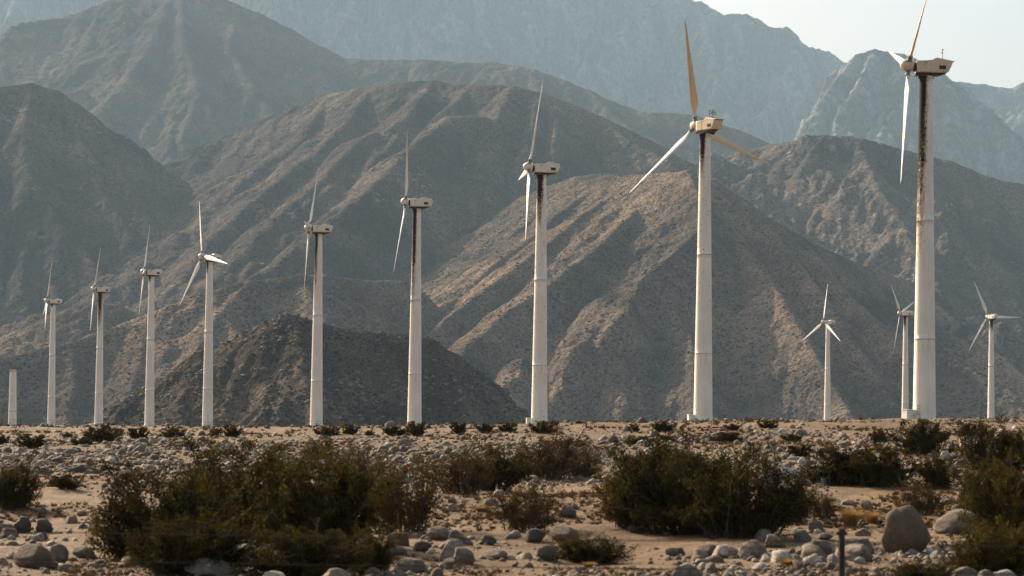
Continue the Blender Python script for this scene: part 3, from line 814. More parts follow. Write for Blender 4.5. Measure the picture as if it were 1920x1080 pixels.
def rock_shape(sub, seed, cuts=10, rough=0.10):
    rs = np.random.RandomState(seed); V, F = ico(sub); V = V.copy()
    V *= np.array([1.0, rs.uniform(0.65, 0.95), rs.uniform(0.55, 0.8)])
    for _ in range(cuts):
        n = rs.normal(size=3); n[2] = abs(n[2])*0.8; n /= np.linalg.norm(n); o = rs.uniform(0.42, 0.70)
        d = V@n-o; V -= np.where(d > 0, d*0.88, 0)[:, None]*n
    V *= (1 + fbm(V[:, 0]*1.3+V[:, 2]*2, V[:, 1]*1.3-V[:, 2]*1.7, 3, seed)*0.10
            + fbm(V[:, 0]*5+V[:, 2]*4, V[:, 1]*5-V[:, 2]*3, 2, seed+3)*rough*0.4)[:, None]
    ext = np.abs(V[:, 0]).max(); V /= ext
    return V, F
def rock_material(name, tones):
    m = NT(name); P = m.co.outputs['Object']
    oi = m.n('ShaderNodeObjectInfo'); g = m.n('ShaderNodeNewGeometry')
    rnd = m.math('FRACT', m.math('ADD', oi.outputs['Random'], g.outputs['Random Per Island']))
    n1 = m.noise(P, 3.5, 6, 0.65); n2 = m.noise(P, 30, 4, 0.7)
    nd = m.n('ShaderNodeValToRGB'); cr = nd.color_ramp
    while len(cr.elements) < len(tones): cr.elements.new(0.5)
    for k, (e, t) in enumerate(zip(cr.elements, tones)): e.position = k/(len(tones)-1); e.color = (*t, 1)
    m.l(rnd, nd.inputs['Fac'])
    c = m.mix(m.ramp(n1, [(0.4, 0.0), (0.66, 0.85)]), nd.outputs['Color'], (0.11, 0.078, 0.05))
    c = m.mix(m.ramp(n2, [(0.42, 0.55), (0.55, 0.0)]), c, (0.04, 0.034, 0.03))
    m.color(c); m.bump(m.math('ADD', n1, m.math('MULTIPLY', n2, 0.3)), 0.6, 0.05)
    m.b.inputs['Roughness'].default_value = 0.85
    return m.m
M_rock = rock_material('granite rock', [(0.42, 0.36, 0.28), (0.12, 0.095, 0.073), (0.20, 0.135, 0.085), (0.62, 0.56, 0.46), (0.065, 0.052, 0.042), (0.18, 0.15, 0.118), (0.34, 0.27, 0.20), (0.12, 0.095, 0.07)])
SH = [rock_shape(3, 100+k) for k in range(9)]
RS_ = []
for k in range(6):
    V, F = rock_shape(3, 500+k, 5, 0.05); RS_.append((V, F))
V, F = rock_shape(3, 611, 4, 0.08); V[:, 2] *= 1.35; V[:, 0] *= 1+0.10*V[:, 2]
d_ = V@np.array([0.75, -0.3, 0.58])-0.62; V -= np.where(d_ > 0, d_*0.75, 0)[:, None]*np.array([0.75, -0.3, 0.58])
RS_.append((V/np.abs(V[:, 0]).max(), F))
SH = SH+RS_
rock_me = []
for k, (V, F) in enumerate(SH):
    o = mesh_np('rock', V, F, M_rock); rock_me.append(o.data); bpy.data.objects.remove(o)

def put_rock(name, px, py, wpx, hpx, label, cat='rock', group=None, k=0, rz=0.0, tilt=0.0, deep=0.85, sink=0.18):
    p = hit(px, py-2); s = p[1]/FPX
    o = bpy.data.objects.new(name, rock_me[k]); COL.objects.link(o)
    w = wpx*s/2; h = hpx*s/2/(1-sink*0.5)
    zext = np.abs(SH[k][0][:, 2]).max()
    o.scale = (w, w*deep, h/zext)
    o.rotation_euler = (0, tilt, rz)
    o.location = (p[0], p[1]+w*deep*0.6, float(ground_z(p[0], p[1]+w*deep*0.6))+h*(1-sink*1.6))
    tag(o, label, cat, group); return o
# (px, py of the foot, width, height, shape, rz, tilt, label)
BIG = [
 (1702, 1040, 98, 94, 15, 0.0, 0.0, 'largest boulder, tall and round-topped, standing on the sand at lower right'),
 (1808, 1003, 112, 50, 3, 0.1, -0.30, 'pale wedge-shaped boulder sloping up to the right, beside the tallest boulder'),
 (40, 1002, 42, 34, 1, 0.4, 0, 'left one of two rounded boulders side by side on the bare sand at left'),
 (78, 1001, 38, 27, 2, 1.0, 0, 'right one of two rounded boulders side by side on the bare sand at left'),
 (8, 1003, 34, 20, 4, 0.5, 0.2, 'low dark rock at the left edge beside the paired boulders'),
 (55, 1068, 76, 50, 5, 0.1, 0.2, 'dark boulder in the bottom left corner'),
 (104, 1060, 52, 40, 6, 2.0, -0.1, 'rounded brown boulder just right of the corner boulder at bottom left'),
 (160, 1050, 56, 24, 7, 0.2, 0.15, 'flat pale-topped rock between the bottom left boulders and the big bush'),
 (80, 966, 20, 14, 8, 0.2, 0, 'small dark pointed rock on bare sand at left'),
 (154, 970, 22, 12, 1, 0.8, 0, 'low dark rock on the bare sand left of the big bush'),
 (395, 1084, 112, 32, 2, 0.0, 0.1, 'broad dark boulder at the bottom edge under the big left bush'),
 (456, 1066, 62, 46, 3, 0.3, 0.1, 'dark round boulder at the foot of the big left bush'),
 (524, 1064, 52, 32, 4, 0.4, 0, 'white-topped block-like rock at lower left of centre'),
 (505, 1040, 48, 20, 5, 0.1, -0.1, 'flat pale slab above the white-topped block at lower left of centre'),
 (520, 1026, 36, 18, 6, 0.9, 0, 'small brown rock poking out under the big bush near its right foot'),
 (560, 1062, 60, 14, 7, 0.0, 0, 'thin pale slab lying flat beside the white-topped block'),
 (750, 1026, 50, 28, 0, 0.2, 0.1, 'pale rounded boulder below the sparse brown bush'),
 (738, 1044, 50, 20, 1, 0.1, 0.2, 'wedge rock with a bright top in front of the pale rounded boulder'),
 (788, 1036, 44, 20, 2, 0.4, -0.1, 'pale lens-shaped rock right of the wedge rock at centre bottom'),
 (828, 1016, 58, 26, 3, 0.6, 0.2, 'grey sloping boulder at the foot of the sandy slope'),
 (847, 1034, 52, 24, 4, 0.3, 0, 'dark grey rounded rock in front of the sloping boulder'),
 (866, 1060, 50, 34, 5, 0.8, 0, 'round dark boulder low at centre bottom'),
 (774, 1076, 70, 26, 6, 0.2, 0.1, 'low boulder at the bottom edge left of centre'),
 (930, 1052, 44, 18, 7, 0.3, 0, 'dark flat rock at centre bottom'),
 (912, 1024, 40, 20, 8, 0.3, 0.1, 'blackish rock under the sparse twiggy bush at centre'),
 (848, 962, 26, 16, 0, 0.1, 0, 'small round rock on the sandy patch at centre left'),
 (848, 946, 20, 12, 1, 0.9, 0, 'smaller round rock behind the one on the centre sandy patch'),
 (1063, 974, 38, 24, 2, 0.6, 0.1, 'pale brown boulder on the open sand at centre right'),
 (1077, 958, 18, 12, 3, 0.2, 0, 'little grey stone touching the pale brown boulder from behind'),
 (1058, 1018, 60, 30, 4, 0.0, 0.25, 'long sloping boulder leaning left below the open sand'),
 (1000, 1020, 50, 26, 5, 0.5, -0.2, 'grey rock with a bright left face beside the long sloping boulder'),
 (1030, 1055, 52, 32, 6, 0.7, 0, 'brown boulder beside the low dark scrub at centre bottom'),
 (1070, 1032, 40, 20, 7, 0.7, 0, 'dull grey rock between the sloping boulder and the dark scrub'),
 (1188, 1002, 24, 14, 8, 0.7, 0.4, 'small bright angular rock at the left foot of the big right bush'),
 (1270, 1045, 44, 16, 0, 0.2, 0, 'low grey rock below the big right bush'),
 (1325, 1046, 48, 22, 1, 0.2, -0.2, 'grey rock left of a bright rounded one below the big right bush'),
 (1358, 1050, 58, 26, 2, 0.1, 0, 'bright rounded rock below the big right bush'),
 (1418, 1050, 66, 38, 3, 0.4, -0.1, 'large two-toned boulder at the right foot of the big right bush'),
 (1532, 1046, 76, 34, 4, 0.0, 0.05, 'long low grey boulder left of the fence post'),
 (1450, 1030, 40, 26, 5, 0.3, 0, 'dark rock at the right foot of the big right bush'),
 (1612, 1042, 84, 34, 6, 0.2, 0.0, 'low brown boulder between the fence post and the largest boulder'),
 (1530, 1000, 32, 22, 7, 0.8, 0, 'rounded pale rock above the long low boulder'),
 (1546, 1014, 36, 12, 8, 0.1, 0, 'bright flat rock in front of the rounded pale rock'),
 (1505, 1010, 40, 16, 0, 0.1, 0, 'wide pale rock left of the bright flat rock'),
 (1628, 956, 30, 16, 1, 0.2, 0.2, 'grey rock above the dry yellow grass clumps'),
 (1590, 950, 26, 12, 2, 0.2, 0, 'dark low rock left of the grey rock above the yellow grass'),
 (1774, 866, 24, 18, 3, 0.6, 0, 'dark grey boulder below the right-hand bush near the stone band'),
 (1783, 846, 22, 12, 4, 0.2, 0, 'white stone above the dark grey boulder on the right slope'),
 (1805, 944, 34, 20, 5, 0.5, 0, 'pale stone pile top behind the wedge-shaped boulder'),
 (1780, 948, 32, 12, 6, 0.2, 0, 'flat white stone behind the wedge-shaped boulder'),
 (1860, 1028, 50, 34, 7, 0.4, -0.2, 'brown boulder half hidden under the bushes at the right edge'),
 (1703, 873, 14, 7, 8, 0.3, 0, 'very white small stone among bushes on the right slope'),
 (1716, 887, 14, 8, 0, 0.3, 0, 'second very white small stone, just below the first on the right slope'),
 (1531, 905, 18, 10, 1, 0.3, 0, 'single bluish stone left of the dark bush on the right slope'),
 (1546, 852, 26, 14, 2, 0.6, 0.2, 'blue-grey rock in the stone band above the dark bush at right'),
 (720, 860, 26, 16, 3, 0.5, 0, 'brownish rounded rock standing out of the stone band left of the small green bush'),
 (745, 872, 22, 14, 4, 0.5, 0, 'bluish rock in the stone band left of the small green bush'),
 (697, 886, 24, 16, 5, 0.5, 0, 'pale pyramid-like rock low in the stone band left of centre'),
 (1240, 856, 24, 14, 6, 0.2, 0, 'grey-white rock in the stone band above the big right bush'),
 (1270, 860, 18, 13, 7, 0.5, 0, 'grey rock just right of the grey-white rock above the big right bush'),
 (501, 801, 13, 8, 8, 0.2, 0, 'pale rounded rock on the skyline left of the turbine before the dark peak'),
 (65, 797, 12, 9, 0, 0.2, 0, 'dark rock on the skyline between the tower stub and the leftmost turbine'),
 (1736, 798, 20, 10, 1, 0.2, 0.3, 'leaning flat rock on the crest in front of the nearest turbine'),
]
for j, (px, py, w, h, k, rz, tl, lab) in enumerate(BIG):
    if j > 0 and w > 30: k = 9+j % 6
    put_rock('boulder' if w > 36 else 'rock', px, py, w, h, lab, 'boulder' if w > 36 else 'rock', None, k, rz*0.5, tl, 0.8)

# scattered stones: positions drawn over the fan, denser in the stone bands
rs = np.random.RandomState(5)
dline = np.array([hit(960, py)[1] for py in (1075, 1040, 1000, 960, 920, 885, 860, 840, 826, 814, 806)])
dens = np.array([0.40, 0.36, 0.22, 0.10, 0.25, 0.85, 1.1, 1.1, 0.9, 0.35, 0.7])
o_ = np.argsort(dline); dline, dens = dline[o_], dens[o_]
N0 = 330000
pyr = rs.rand(N0)                      # even over the slant of the view, i.e. by 1/distance
dd = 1/(1/24.0 + pyr*(1/135.0-1/24.0)); uu = rs.uniform(-0.36, 0.36, N0)
X, Y = uu*dd, dd
clump = fbm(X/9+3, Y/14, 3, 55); clump2 = fbm(X/2.2, Y/2.2, 2, 58)
pr = np.interp(dd, dline, dens)*np.clip(0.50+clump*1.5+clump2*0.8, 0.02, 1.5)
# more stones on the right slope, bare sand strips where the photo has them
pr = np.where((dd > 52) & (dd < 100), np.maximum(pr, 0.42), pr)
pr *= np.where((dd < dline[5]) & (np.abs(uu+0.20) < 0.05), 0.35, 1)
keep = rs.rand(N0) < pr*np.interp(dd, [35, 50, 100], [0.17, 0.5, 0.5])
X, Y, dd = X[keep], Y[keep], dd[keep]
size = 0.036*np.exp(rs.normal(-0.1, 0.66, len(X)))*np.interp(dd, [25, 45, 70, 120], [1.1, 1.15, 1.5, 1.45])
size = np.clip(size, 0.022, 0.34)
zz = ground_z(X, Y)
infr = np.abs(X/Y) < 0.262
app = np.where(infr, size/dd, 0)
# keep clear of the named boulders
order = np.argsort(-app); indiv = order[:225]
def stone_label(x, y):
    px = 960+x/y*FPX
    if y < 48:
        for lim, where in ((200, 'on the bare sand left of the largest thicket'), (700, 'around the foot of the largest thicket at lower left'),
                           (940, 'below the sparse brown bush left of centre'), (1180, 'around the twiggy open bush and the open sand at centre'),
                           (1570, 'under the big dark clump right of centre'), (9999, 'around the two biggest boulders at lower right')):
            if px < lim: return 'loose granite stone '+where, 'loose stones '+where
    for lim, where in ((300, 'left of the largest thicket'), (760, 'above the largest thicket'), (1110, 'above the centre hedge of bushes'),
                       (1500, 'above the big dark clump of bushes'), (9999, 'on the right slope below the nearest turbine')):
        if px < lim: return 'larger cobble in the distant stone band '+where, 'cobbles of the stone band '+where
for k, i in enumerate(indiv):
    o = bpy.data.objects.new('stone', rock_me[rs.randint(15)]); COL.objects.link(o)
    s = size[i]; o.scale = (s, s*rs.uniform(0.7, 1), s*rs.uniform(0.7, 1.15))
    o.rotation_euler = (rs.uniform(-.3, .3), rs.uniform(-.3, .3), rs.uniform(0, 6.3))
    o.location = (X[i], Y[i], zz[i]+s*0.2)
    lab, grp = stone_label(X[i], Y[i]); tag(o, lab, 'stone', grp)
rest = np.setdiff1d(np.arange(len(X)), indiv)
LOW = [rock_shape(1, 300+k, 9, 0.15) for k in range(14)]
Vs = []; Fs = []; nv = 0
for k in range(14):
    ii = rest[k::14]; v0, f0 = LOW[k]; n = len(ii)
    a = rs.uniform(0, 2*np.pi, n); tl = rs.uniform(-0.4, 0.4, n)
    s = size[ii]; sx = s; sy = s*rs.uniform(0.7, 1, n); sz = s*rs.uniform(0.5, 1.0, n)
    x = v0[None, :, 0]*sx[:, None]; y = v0[None, :, 1]*sy[:, None]; z = v0[None, :, 2]*sz[:, None]
    x, z = x*np.cos(tl)[:, None]+z*np.sin(tl)[:, None], -x*np.sin(tl)[:, None]+z*np.cos(tl)[:, None]
    xx = x*np.cos(a)[:, None]-y*np.sin(a)[:, None]+X[ii][:, None]; yy = x*np.sin(a)[:, None]+y*np.cos(a)[:, None]+Y[ii][:, None]
    z = z+(zz[ii]+s*0.18)[:, None]
    Vs.append(np.stack([xx, yy, z], -1).reshape(-1, 3))
    Fs.append((f0[None]+(np.arange(n)*len(v0))[:, None, None]+nv).reshape(-1, 3)); nv += n*len(v0)
print('stones', len(X))
tag(mesh_np('stone_field', np.concatenate(Vs), np.concatenate(Fs), M_rock, smooth=False), 'thousands of small grey and white stones covering the desert floor', 'stones', kind='stuff')

# ================================================================== SHRUBS
def leaf_material(name, tones, trans=0.25):
    m = NT(name); g = m.n('ShaderNodeNewGeometry'); oi = m.n('ShaderNodeObjectInfo'); P = m.co.outputs['Object']
    n = m.noise(P, 2.2, 3, 0.6)
    f = m.math('ADD', m.math('MULTIPLY', g.outputs['Random Per Island'], 0.5), m.math('ADD', m.math('MULTIPLY', m.math('SUBTRACT', n, 0.5), 1.6), m.math('MULTIPLY', oi.outputs['Random'], 0.3)), clamp=True)
    nd = m.n('ShaderNodeValToRGB'); cr = nd.color_ramp
    while len(cr.elements) < len(tones): cr.elements.new(0.5)
    for k, (e, t) in enumerate(zip(cr.elements, tones)): e.position = k/(len(tones)-1); e.color = (*t, 1)
    m.l(f, nd.inputs['Fac']); c = nd.outputs['Color']
    m.color(c); m.b.inputs['Roughness'].default_value = 0.9; m.b.inputs['Specular IOR Level'].default_value = 0.02
    tr = m.n('ShaderNodeBsdfTranslucent'); m.l(c, tr.inputs['Color'])
    mx = m.n('ShaderNodeMixShader'); mx.inputs[0].default_value = trans
    m.l(m.b.outputs[0], mx.inputs[1]); m.l(tr.outputs[0], mx.inputs[2])
    m.l(mx.outputs[0], m.t.nodes['Material Output'].inputs['Surface'])
    return m.m
M_leaf = leaf_material('creosote leaves', [(0.014, 0.011, 0.004), (0.020, 0.020, 0.005), (0.050, 0.030, 0.008), (0.040, 0.044, 0.007), (0.085, 0.048, 0.011), (0.085, 0.082, 0.014), (0.14, 0.095, 0.022)], 0.4)
M_leafb = leaf_material('dry brown leaves', [(0.040, 0.022, 0.008), (0.085, 0.048, 0.014), (0.060, 0.045, 0.011), (0.13, 0.072, 0.022)])
M_leafg = leaf_material('fresh green leaves', [(0.07, 0.085, 0.020), (0.10, 0.12, 0.030), (0.12, 0.115, 0.04)])
M_straw = leaf_material('dry straw', [(0.26, 0.15, 0.05), (0.36, 0.21, 0.08), (0.20, 0.11, 0.04)], 0.3)
M_wood = paint_material('grey brown twigs', (0.085, 0.062, 0.045), (0.045, 0.033, 0.025), 0.9)

def shrub_mesh(seed, nleaf, leaf, nstem=26, sparse=0.0, twig=0.008):
    """bush 2 m wide and 1 m high; returns stems (V,F) and leaves (V,F)"""
    rs = np.random.RandomState(seed)
    lobes = [(rs.uniform(-0.55, 0.55), rs.uniform(-0.35, 0.35), rs.uniform(0.55, 1.0)) for _ in range(5)]
    tips = []; SV = []; SF = []; nv = 0
    def add(vf):
        nonlocal nv
        SV.append(vf[0]); SF.append(vf[1]+nv); nv += len(vf[0])
    for s in range(nstem):
        a = rs.uniform(0, 2*np.pi); b = np.array([math.cos(a), math.sin(a)*0.8])*rs.uniform(0.02, 0.22)
        a += rs.normal(0, 0.35)
        reach = rs.uniform(0.15, 0.98); hh = rs.uniform(0.55, 1.0)*(1-0.35*reach**2)
        for lx, ly, lh in lobes:
            if math.hypot(math.cos(a)*reach-lx, math.sin(a)*reach*0.8-ly) < 0.35: hh = max(hh*0.9, lh*rs.uniform(0.8, 1.05))
        e = np.array([math.cos(a)*reach, math.sin(a)*reach*0.85, hh])
        if s % 7 == 1: e *= np.array([1.12, 1.12, 1.18])
        if s % 3 == 0: e[2] *= rs.uniform(0.25, 0.6)
        p0 = np.array([b[0]*2.2, b[1]*2.2, -0.05]); pm = p0*0.5+e*0.5+np.array([-0.02*math.cos(a), -0.02*math.sin(a), 0.05])+rs.normal(0, 0.03, 3)
        add(tube([p0, (p0+pm)/2+rs.normal(0, 0.015, 3), pm, (pm+e)/2+rs.normal(0, 0.02, 3), e], [twig*1.6, twig*1.3, twig, twig*0.8, twig*0.5], 4, False))
        tips.append((p0, pm, e))
        for _ in range(5):
            t = rs.uniform(0.3, 0.95); q = (1-t)**2*p0+2*t*(1-t)*pm+t*t*e
            w = q+rs.normal(0, 1, 3)*np.array([0.13, 0.11, 0.08])+np.array([0.03*math.cos(a), 0.03*math.sin(a), 0.10]); w[2] = max(w[2], 0.06)
            add(tube([q, (q+w)/2+rs.normal(0, 0.01, 3), w], [twig*0.7, twig*0.6, twig*0.35], 3, False)); tips.append((q, (q+w)/2, w))
    T = np.array([[a, b, c] for a, b, c in tips]); main = np.arange(len(T)) % 6 == 0
    k = rs.choice(len(T), nleaf, p=np.where(main, 1.6, 1.0)/np.where(main, 1.6, 1.0).sum())
    t = np.clip(rs.beta(1.9, 1.05, nleaf), 0.08, 1.0)[:, None]
    c = (1-t)**2*T[k, 0]+2*t*(1-t)*T[k, 1]+t*t*T[k, 2]
    c += rs.normal(0, 1, (nleaf, 3))*np.array([0.030, 0.028, 0.024])*(1+sparse)
    c[:, 2] = np.maximum(c[:, 2], 0.015)
    n = rs.normal(size=(nleaf, 3)); n /= np.linalg.norm(n, axis=1)[:, None]
    u = np.cross(n, rs.normal(size=(nleaf, 3))); u /= np.linalg.norm(u, axis=1)[:, None]; v = np.cross(n, u)
    L = leaf*rs.uniform(0.6, 1.4, (nleaf, 1)); 
    q = np.stack([c-u*L, c+v*L*0.42, c+u*L, c-v*L*0.42], 1).reshape(-1, 3)
    return (np.concatenate(SV), np.concatenate(SF)), (q, np.arange(nleaf*4).reshape(-1, 4))
def shrub_kind(seeds, nleaf, leaf, mat, nstem=26, sparse=0.0, twig=0.008):
    out = []
    for s in seeds:
        st, lf = shrub_mesh(s, nleaf, leaf, nstem, sparse, twig)
        a = mesh_np('stems', *st, M_wood); b = mesh_np('foliage', *lf, mat, smooth=False)
        out.append((a.data, b.data)); bpy.data.objects.remove(a); bpy.data.objects.remove(b)
    return out
K_big = shrub_kind((1, 2, 3, 4), 28000, 0.020, M_leaf, 80, 0.25)
K_brown = shrub_kind((11, 12, 13), 11000, 0.020, M_leafb, 50, 0.3)
K_mid = shrub_kind((21, 22, 23), 11000, 0.032, M_leaf, 46, 0.3, 0.010)
K_small = shrub_kind((31, 32, 33, 34), 4000, 0.06, M_leaf, 30, 0.5, 0.014)
K_smallb = shrub_kind((41, 42), 2200, 0.06, M_leafb, 26, 0.6, 0.014)
K_green = shrub_kind((51,), 3500, 0.035, M_leafg, 24, 0.4, 0.010)
KIND = {'B': K_big, 'N': K_brown, 'M': K_mid, 'S': K_small, 'T': K_smallb, 'G': K_green}
#  kind, px, py foot, width, height, label
SHR = [
 ('B', 300, 1062, 290, 190, 'big dark bush at lower left, left end of the largest thicket'),
 ('B', 455, 1040, 300, 205, 'tall dark bush in the middle of the largest thicket at lower left'),
 ('B', 590, 1040, 260, 200, 'dark green bush at the right end of the largest thicket, before the towers at left'),
 ('B', 350, 1085, 260, 120, 'low dark bush at the bottom edge in front of the largest thicket'),
 ('B', 560, 1088, 240, 90, 'near-black low bush at the bottom edge below the right end of the largest thicket'),
 ('B', 690, 1082, 110, 90, 'small dark bush at the bottom edge between thicket and pale boulders'),
 ('N', 755, 1008, 190, 140, 'sparse brown see-through bush right of the largest thicket'),
 ('N', 665, 960, 170, 110, 'brownish bush behind the right end of the largest thicket'),
 ('B', 14, 962, 110, 92, 'dark bush cut off by the left edge of the picture'),
 ('M', 120, 922, 60, 30, 'pale olive low plant on the sand right of the left edge bush'),
 ('N', 860, 930, 170, 82, 'brown green bush at left of the centre hedge of bushes'),
 ('M', 930, 925, 130, 80, 'darker bush in the middle of the centre hedge of bushes'),
 ('N', 1025, 905, 170, 78, 'golden brown bush at the right of the centre hedge of bushes'),
 ('N', 1090, 900, 90, 60, 'small brown bush where the centre hedge meets the big right bush'),
 ('N', 985, 1002, 150, 96, 'twiggy open bush standing on the sand at centre, stems showing'),
 ('B', 1195, 1000, 150, 120, 'lower left part bush of the big dark clump right of centre'),
 ('B', 1290, 1008, 270, 182, 'largest dark bush right of centre, reaching up into the stone band'),
 ('B', 1400, 1015, 250, 160, 'wide dark bush at the right of the big dark clump right of centre'),
 ('B', 1240, 935, 180, 95, 'green bush behind the largest dark bush right of centre'),
 ('B', 1480, 985, 110, 80, 'small bush at the right end of the big dark clump'),
 ('B', 1110, 1062, 160, 56, 'low black-looking scrub on the ground below the centre sand patch'),
 ('M', 1590, 916, 150, 84, 'dark bush on the right slope, left one of a touching pair'),
 ('M', 1665, 920, 130, 74, 'dark green bush on the right slope, right one of a touching pair'),
 ('M', 1762, 922, 80, 60, 'roundish bush above the gap between the two biggest boulders'),
 ('M', 1735, 856, 125, 62, 'wide bush below the nearest turbine tower'),
 ('M', 1818, 822, 56, 24, 'flat dark bush just right of the nearest turbine tower'),
 ('B', 1880, 900, 150, 110, 'bush high on the right edge, below the far right turbine'),
 ('B', 1850, 965, 110, 90, 'brownish bush at the right edge behind the wedge-shaped boulder'),
 ('B', 1910, 1030, 180, 170, 'large bush cut off by the right edge of the picture'),
 ('B', 1880, 1088, 200, 110, 'bush in the bottom right corner'),
 ('B', 1740, 1098, 130, 48, 'low greenish plant at the bottom edge under the largest boulder'),
 ('N', 1735, 970, 110, 66, 'grey olive feathery bush close behind the largest boulder'),
 ('N', 1545, 980, 60, 52, 'small dark twiggy bush left of the yellow grass clumps'),
 ('M', 190, 834, 72, 34, 'tallest far-left bush, dark, left of the clean turbine at the dark hill foot'),
 ('S', 150, 838, 46, 16, 'low brown tail of scrub left of the tallest far left bush'),
 ('S', 257, 828, 40, 24, 'round dark bush in front of the clean turbine at the dark hill foot'),
 ('T', 322, 824, 62, 22, 'tan brown bush between the two clean white turbines at left'),
 ('T', 402, 822, 34, 18, 'tan bush at the foot of the turbine with a down-left blade'),
 ('S', 436, 823, 34, 22, 'dark bush just right of the turbine whose blade points down left'),
 ('S', 56, 844, 52, 26, 'dark bush at far left below the tower stub'),
 ('S', 4, 838, 22, 22, 'small dark bush touching the left edge near the stones'),
 ('T', 126, 824, 34, 10, 'flat reddish brown scrub below the leftmost turbine'),
 ('S', 610, 822, 52, 17, 'low dark bush just right of the turbine before the dark peak'),
 ('S', 657, 818, 32, 19, 'round bush between the turbine before the dark peak and the rust-streaked one'),
 ('T', 692, 820, 26, 11, 'small low bush left of the rust-streaked turbine'),
 ('S', 742, 820, 48, 20, 'wide bush touching the rust-streaked turbine from the left'),
 ('S', 780, 821, 36, 28, 'upright bush right before the foot of the rust-streaked turbine'),
 ('S', 860, 817, 30, 23, 'dark bush first to the right of the rust-streaked turbine'),
 ('S', 908, 815, 34, 19, 'dark bush midway between the rust-streaked and rust-freckled turbines'),
 ('S', 950, 813, 36, 17, 'dark bush left of the rust-freckled turbine'),
 ('S', 1018, 816, 56, 24, 'wide bush right before the foot of the rust-freckled turbine'),
 ('T', 1190, 813, 26, 16, 'small brown bush between the rust-freckled turbine and the one with three masts'),
 ('S', 1246, 813, 44, 22, 'dense round bush left of the turbine with three roof masts'),
 ('S', 1374, 811, 28, 14, 'small dark bush just right of the turbine with three roof masts'),
 ('S', 1440, 807, 40, 16, 'dark bush between the tan-bladed turbine and the lone far one'),
 ('M', 1366, 834, 66, 22, 'low dark bush in the stone band above the big dark clump'),
 ('M', 1205, 838, 70, 18, 'flat bush in the stone band above the left of the big dark clump'),
 ('M', 1250, 832, 36, 16, 'little bush in the stone band beside the flat one above the big dark clump'),
 ('G', 778, 876, 26, 20, 'bright green small bush alone among the stones'),
 ('M', 1652, 832, 48, 24, 'dark bush in the stones left of the nearest turbine tower'),
 ('S', 1485, 832, 40, 16, 'brown scrub in the stones below the lone far turbine'),
 ('T', 520, 855, 40, 20, 'brown scrub standing in the stones above the largest thicket'),
 ('N', 590, 870, 70, 40, 'brown bush top rising behind the largest thicket'),
 ('M', 1070, 850, 60, 26, 'brown green bush in the stones above the centre hedge'),
 ('T', 240, 905, 40, 18, 'low olive tuft on the sand left of the largest thicket'),
 ('S', 1500, 862, 46, 26, 'small bush in the stones right of the big dark clump'),
]
rs = np.random.RandomState(77)
for (kd, px, py, w, h, lab) in SHR:
    p = hit(px, py-3) if py < 1079 else hit(px, py)
    s = p[1]/FPX; ms = KIND[kd]; stm, fol = ms[rs.randint(len(ms))]
    rz = rs.choice([0, math.pi])+rs.uniform(-0.25, 0.25)
    W = w*s/2*1.15; Hh = h*s*1.06
    yy = p[1]+W*0.5; z = float(ground_z(p[0], yy))
    r = empty('shrub', (p[0], yy, z-0.02), rz); r.scale = (W, W*0.8, Hh)
    tag(r, lab, 'bush', {'B': 'dark bushes of the foreground', 'M': 'dark bushes on the slope'}.get(kd, 'desert bushes'))
    for nm, me in (('stems', stm), ('foliage', fol)):
        o = bpy.data.objects.new(nm, me); COL.objects.link(o); o.parent = r

# dry grass clumps
def tuft(n, seed, h=1.0, spread=0.6, wd=0.016):
    rs = np.random.RandomState(seed); V = []; F = []
    for i in range(n):
        a = rs.uniform(0, 6.28); b = np.array([math.cos(a), math.sin(a), 0])*rs.uniform(0, 0.35)
        l = rs.uniform(0.25, 1.0)*h; o = np.array([math.cos(a), math.sin(a), 0])*rs.uniform(0.05, spread)*l
        sd = np.array([-math.sin(a), math.cos(a), 0])*wd
        m_ = b+o*0.35+np.array([0, 0, l*0.62]); t = b+o+np.array([0, 0, l*0.92]); k = len(V)
        V += [b-sd, b+sd, m_+sd*0.8, m_-sd*0.8, t+sd*0.2, t-sd*0.2]; F += [(k, k+1, k+2, k+3), (k+3, k+2, k+4, k+5)]
    return np.array(V), np.array(F)
tv = [mesh_np('grass_clump', *tuft(900, 90+k, 1.0, 0.95), M_straw, smooth=False) for k in range(2)]
tm = [o.data for o in tv]
for o in tv: bpy.data.objects.remove(o)
for j, (px, py, w, h, lab) in enumerate([(1596, 990, 44, 38, 'glowing yellow dry grass clump left of the largest boulder'),
                                         (1636, 984, 34, 26, 'smaller yellow grass clump between the brightest clump and the largest boulder'),
                                         (1478, 1064, 34, 16, 'low yellow grass clump on the sand left of the fence post'),
                                         (905, 962, 36, 14, 'flat rusty grass clump on the centre sand patch'),
                                         (1104, 1066, 26, 12, 'orange grass clump by the low dark scrub at centre bottom')]):
    p = hit(px, py-2); s = p[1]/FPX
    o = bpy.data.objects.new('grass_clump', tm[j % 2]); COL.objects.link(o)
    o.location = (p[0], p[1]+0.1, p[2]-0.01); o.scale = (w*s/1.3, w*s/1.3, h*s); o.rotation_euler = (0, 0, j*1.3)
    tag(o, lab, 'grass clump', 'dry grass clumps')

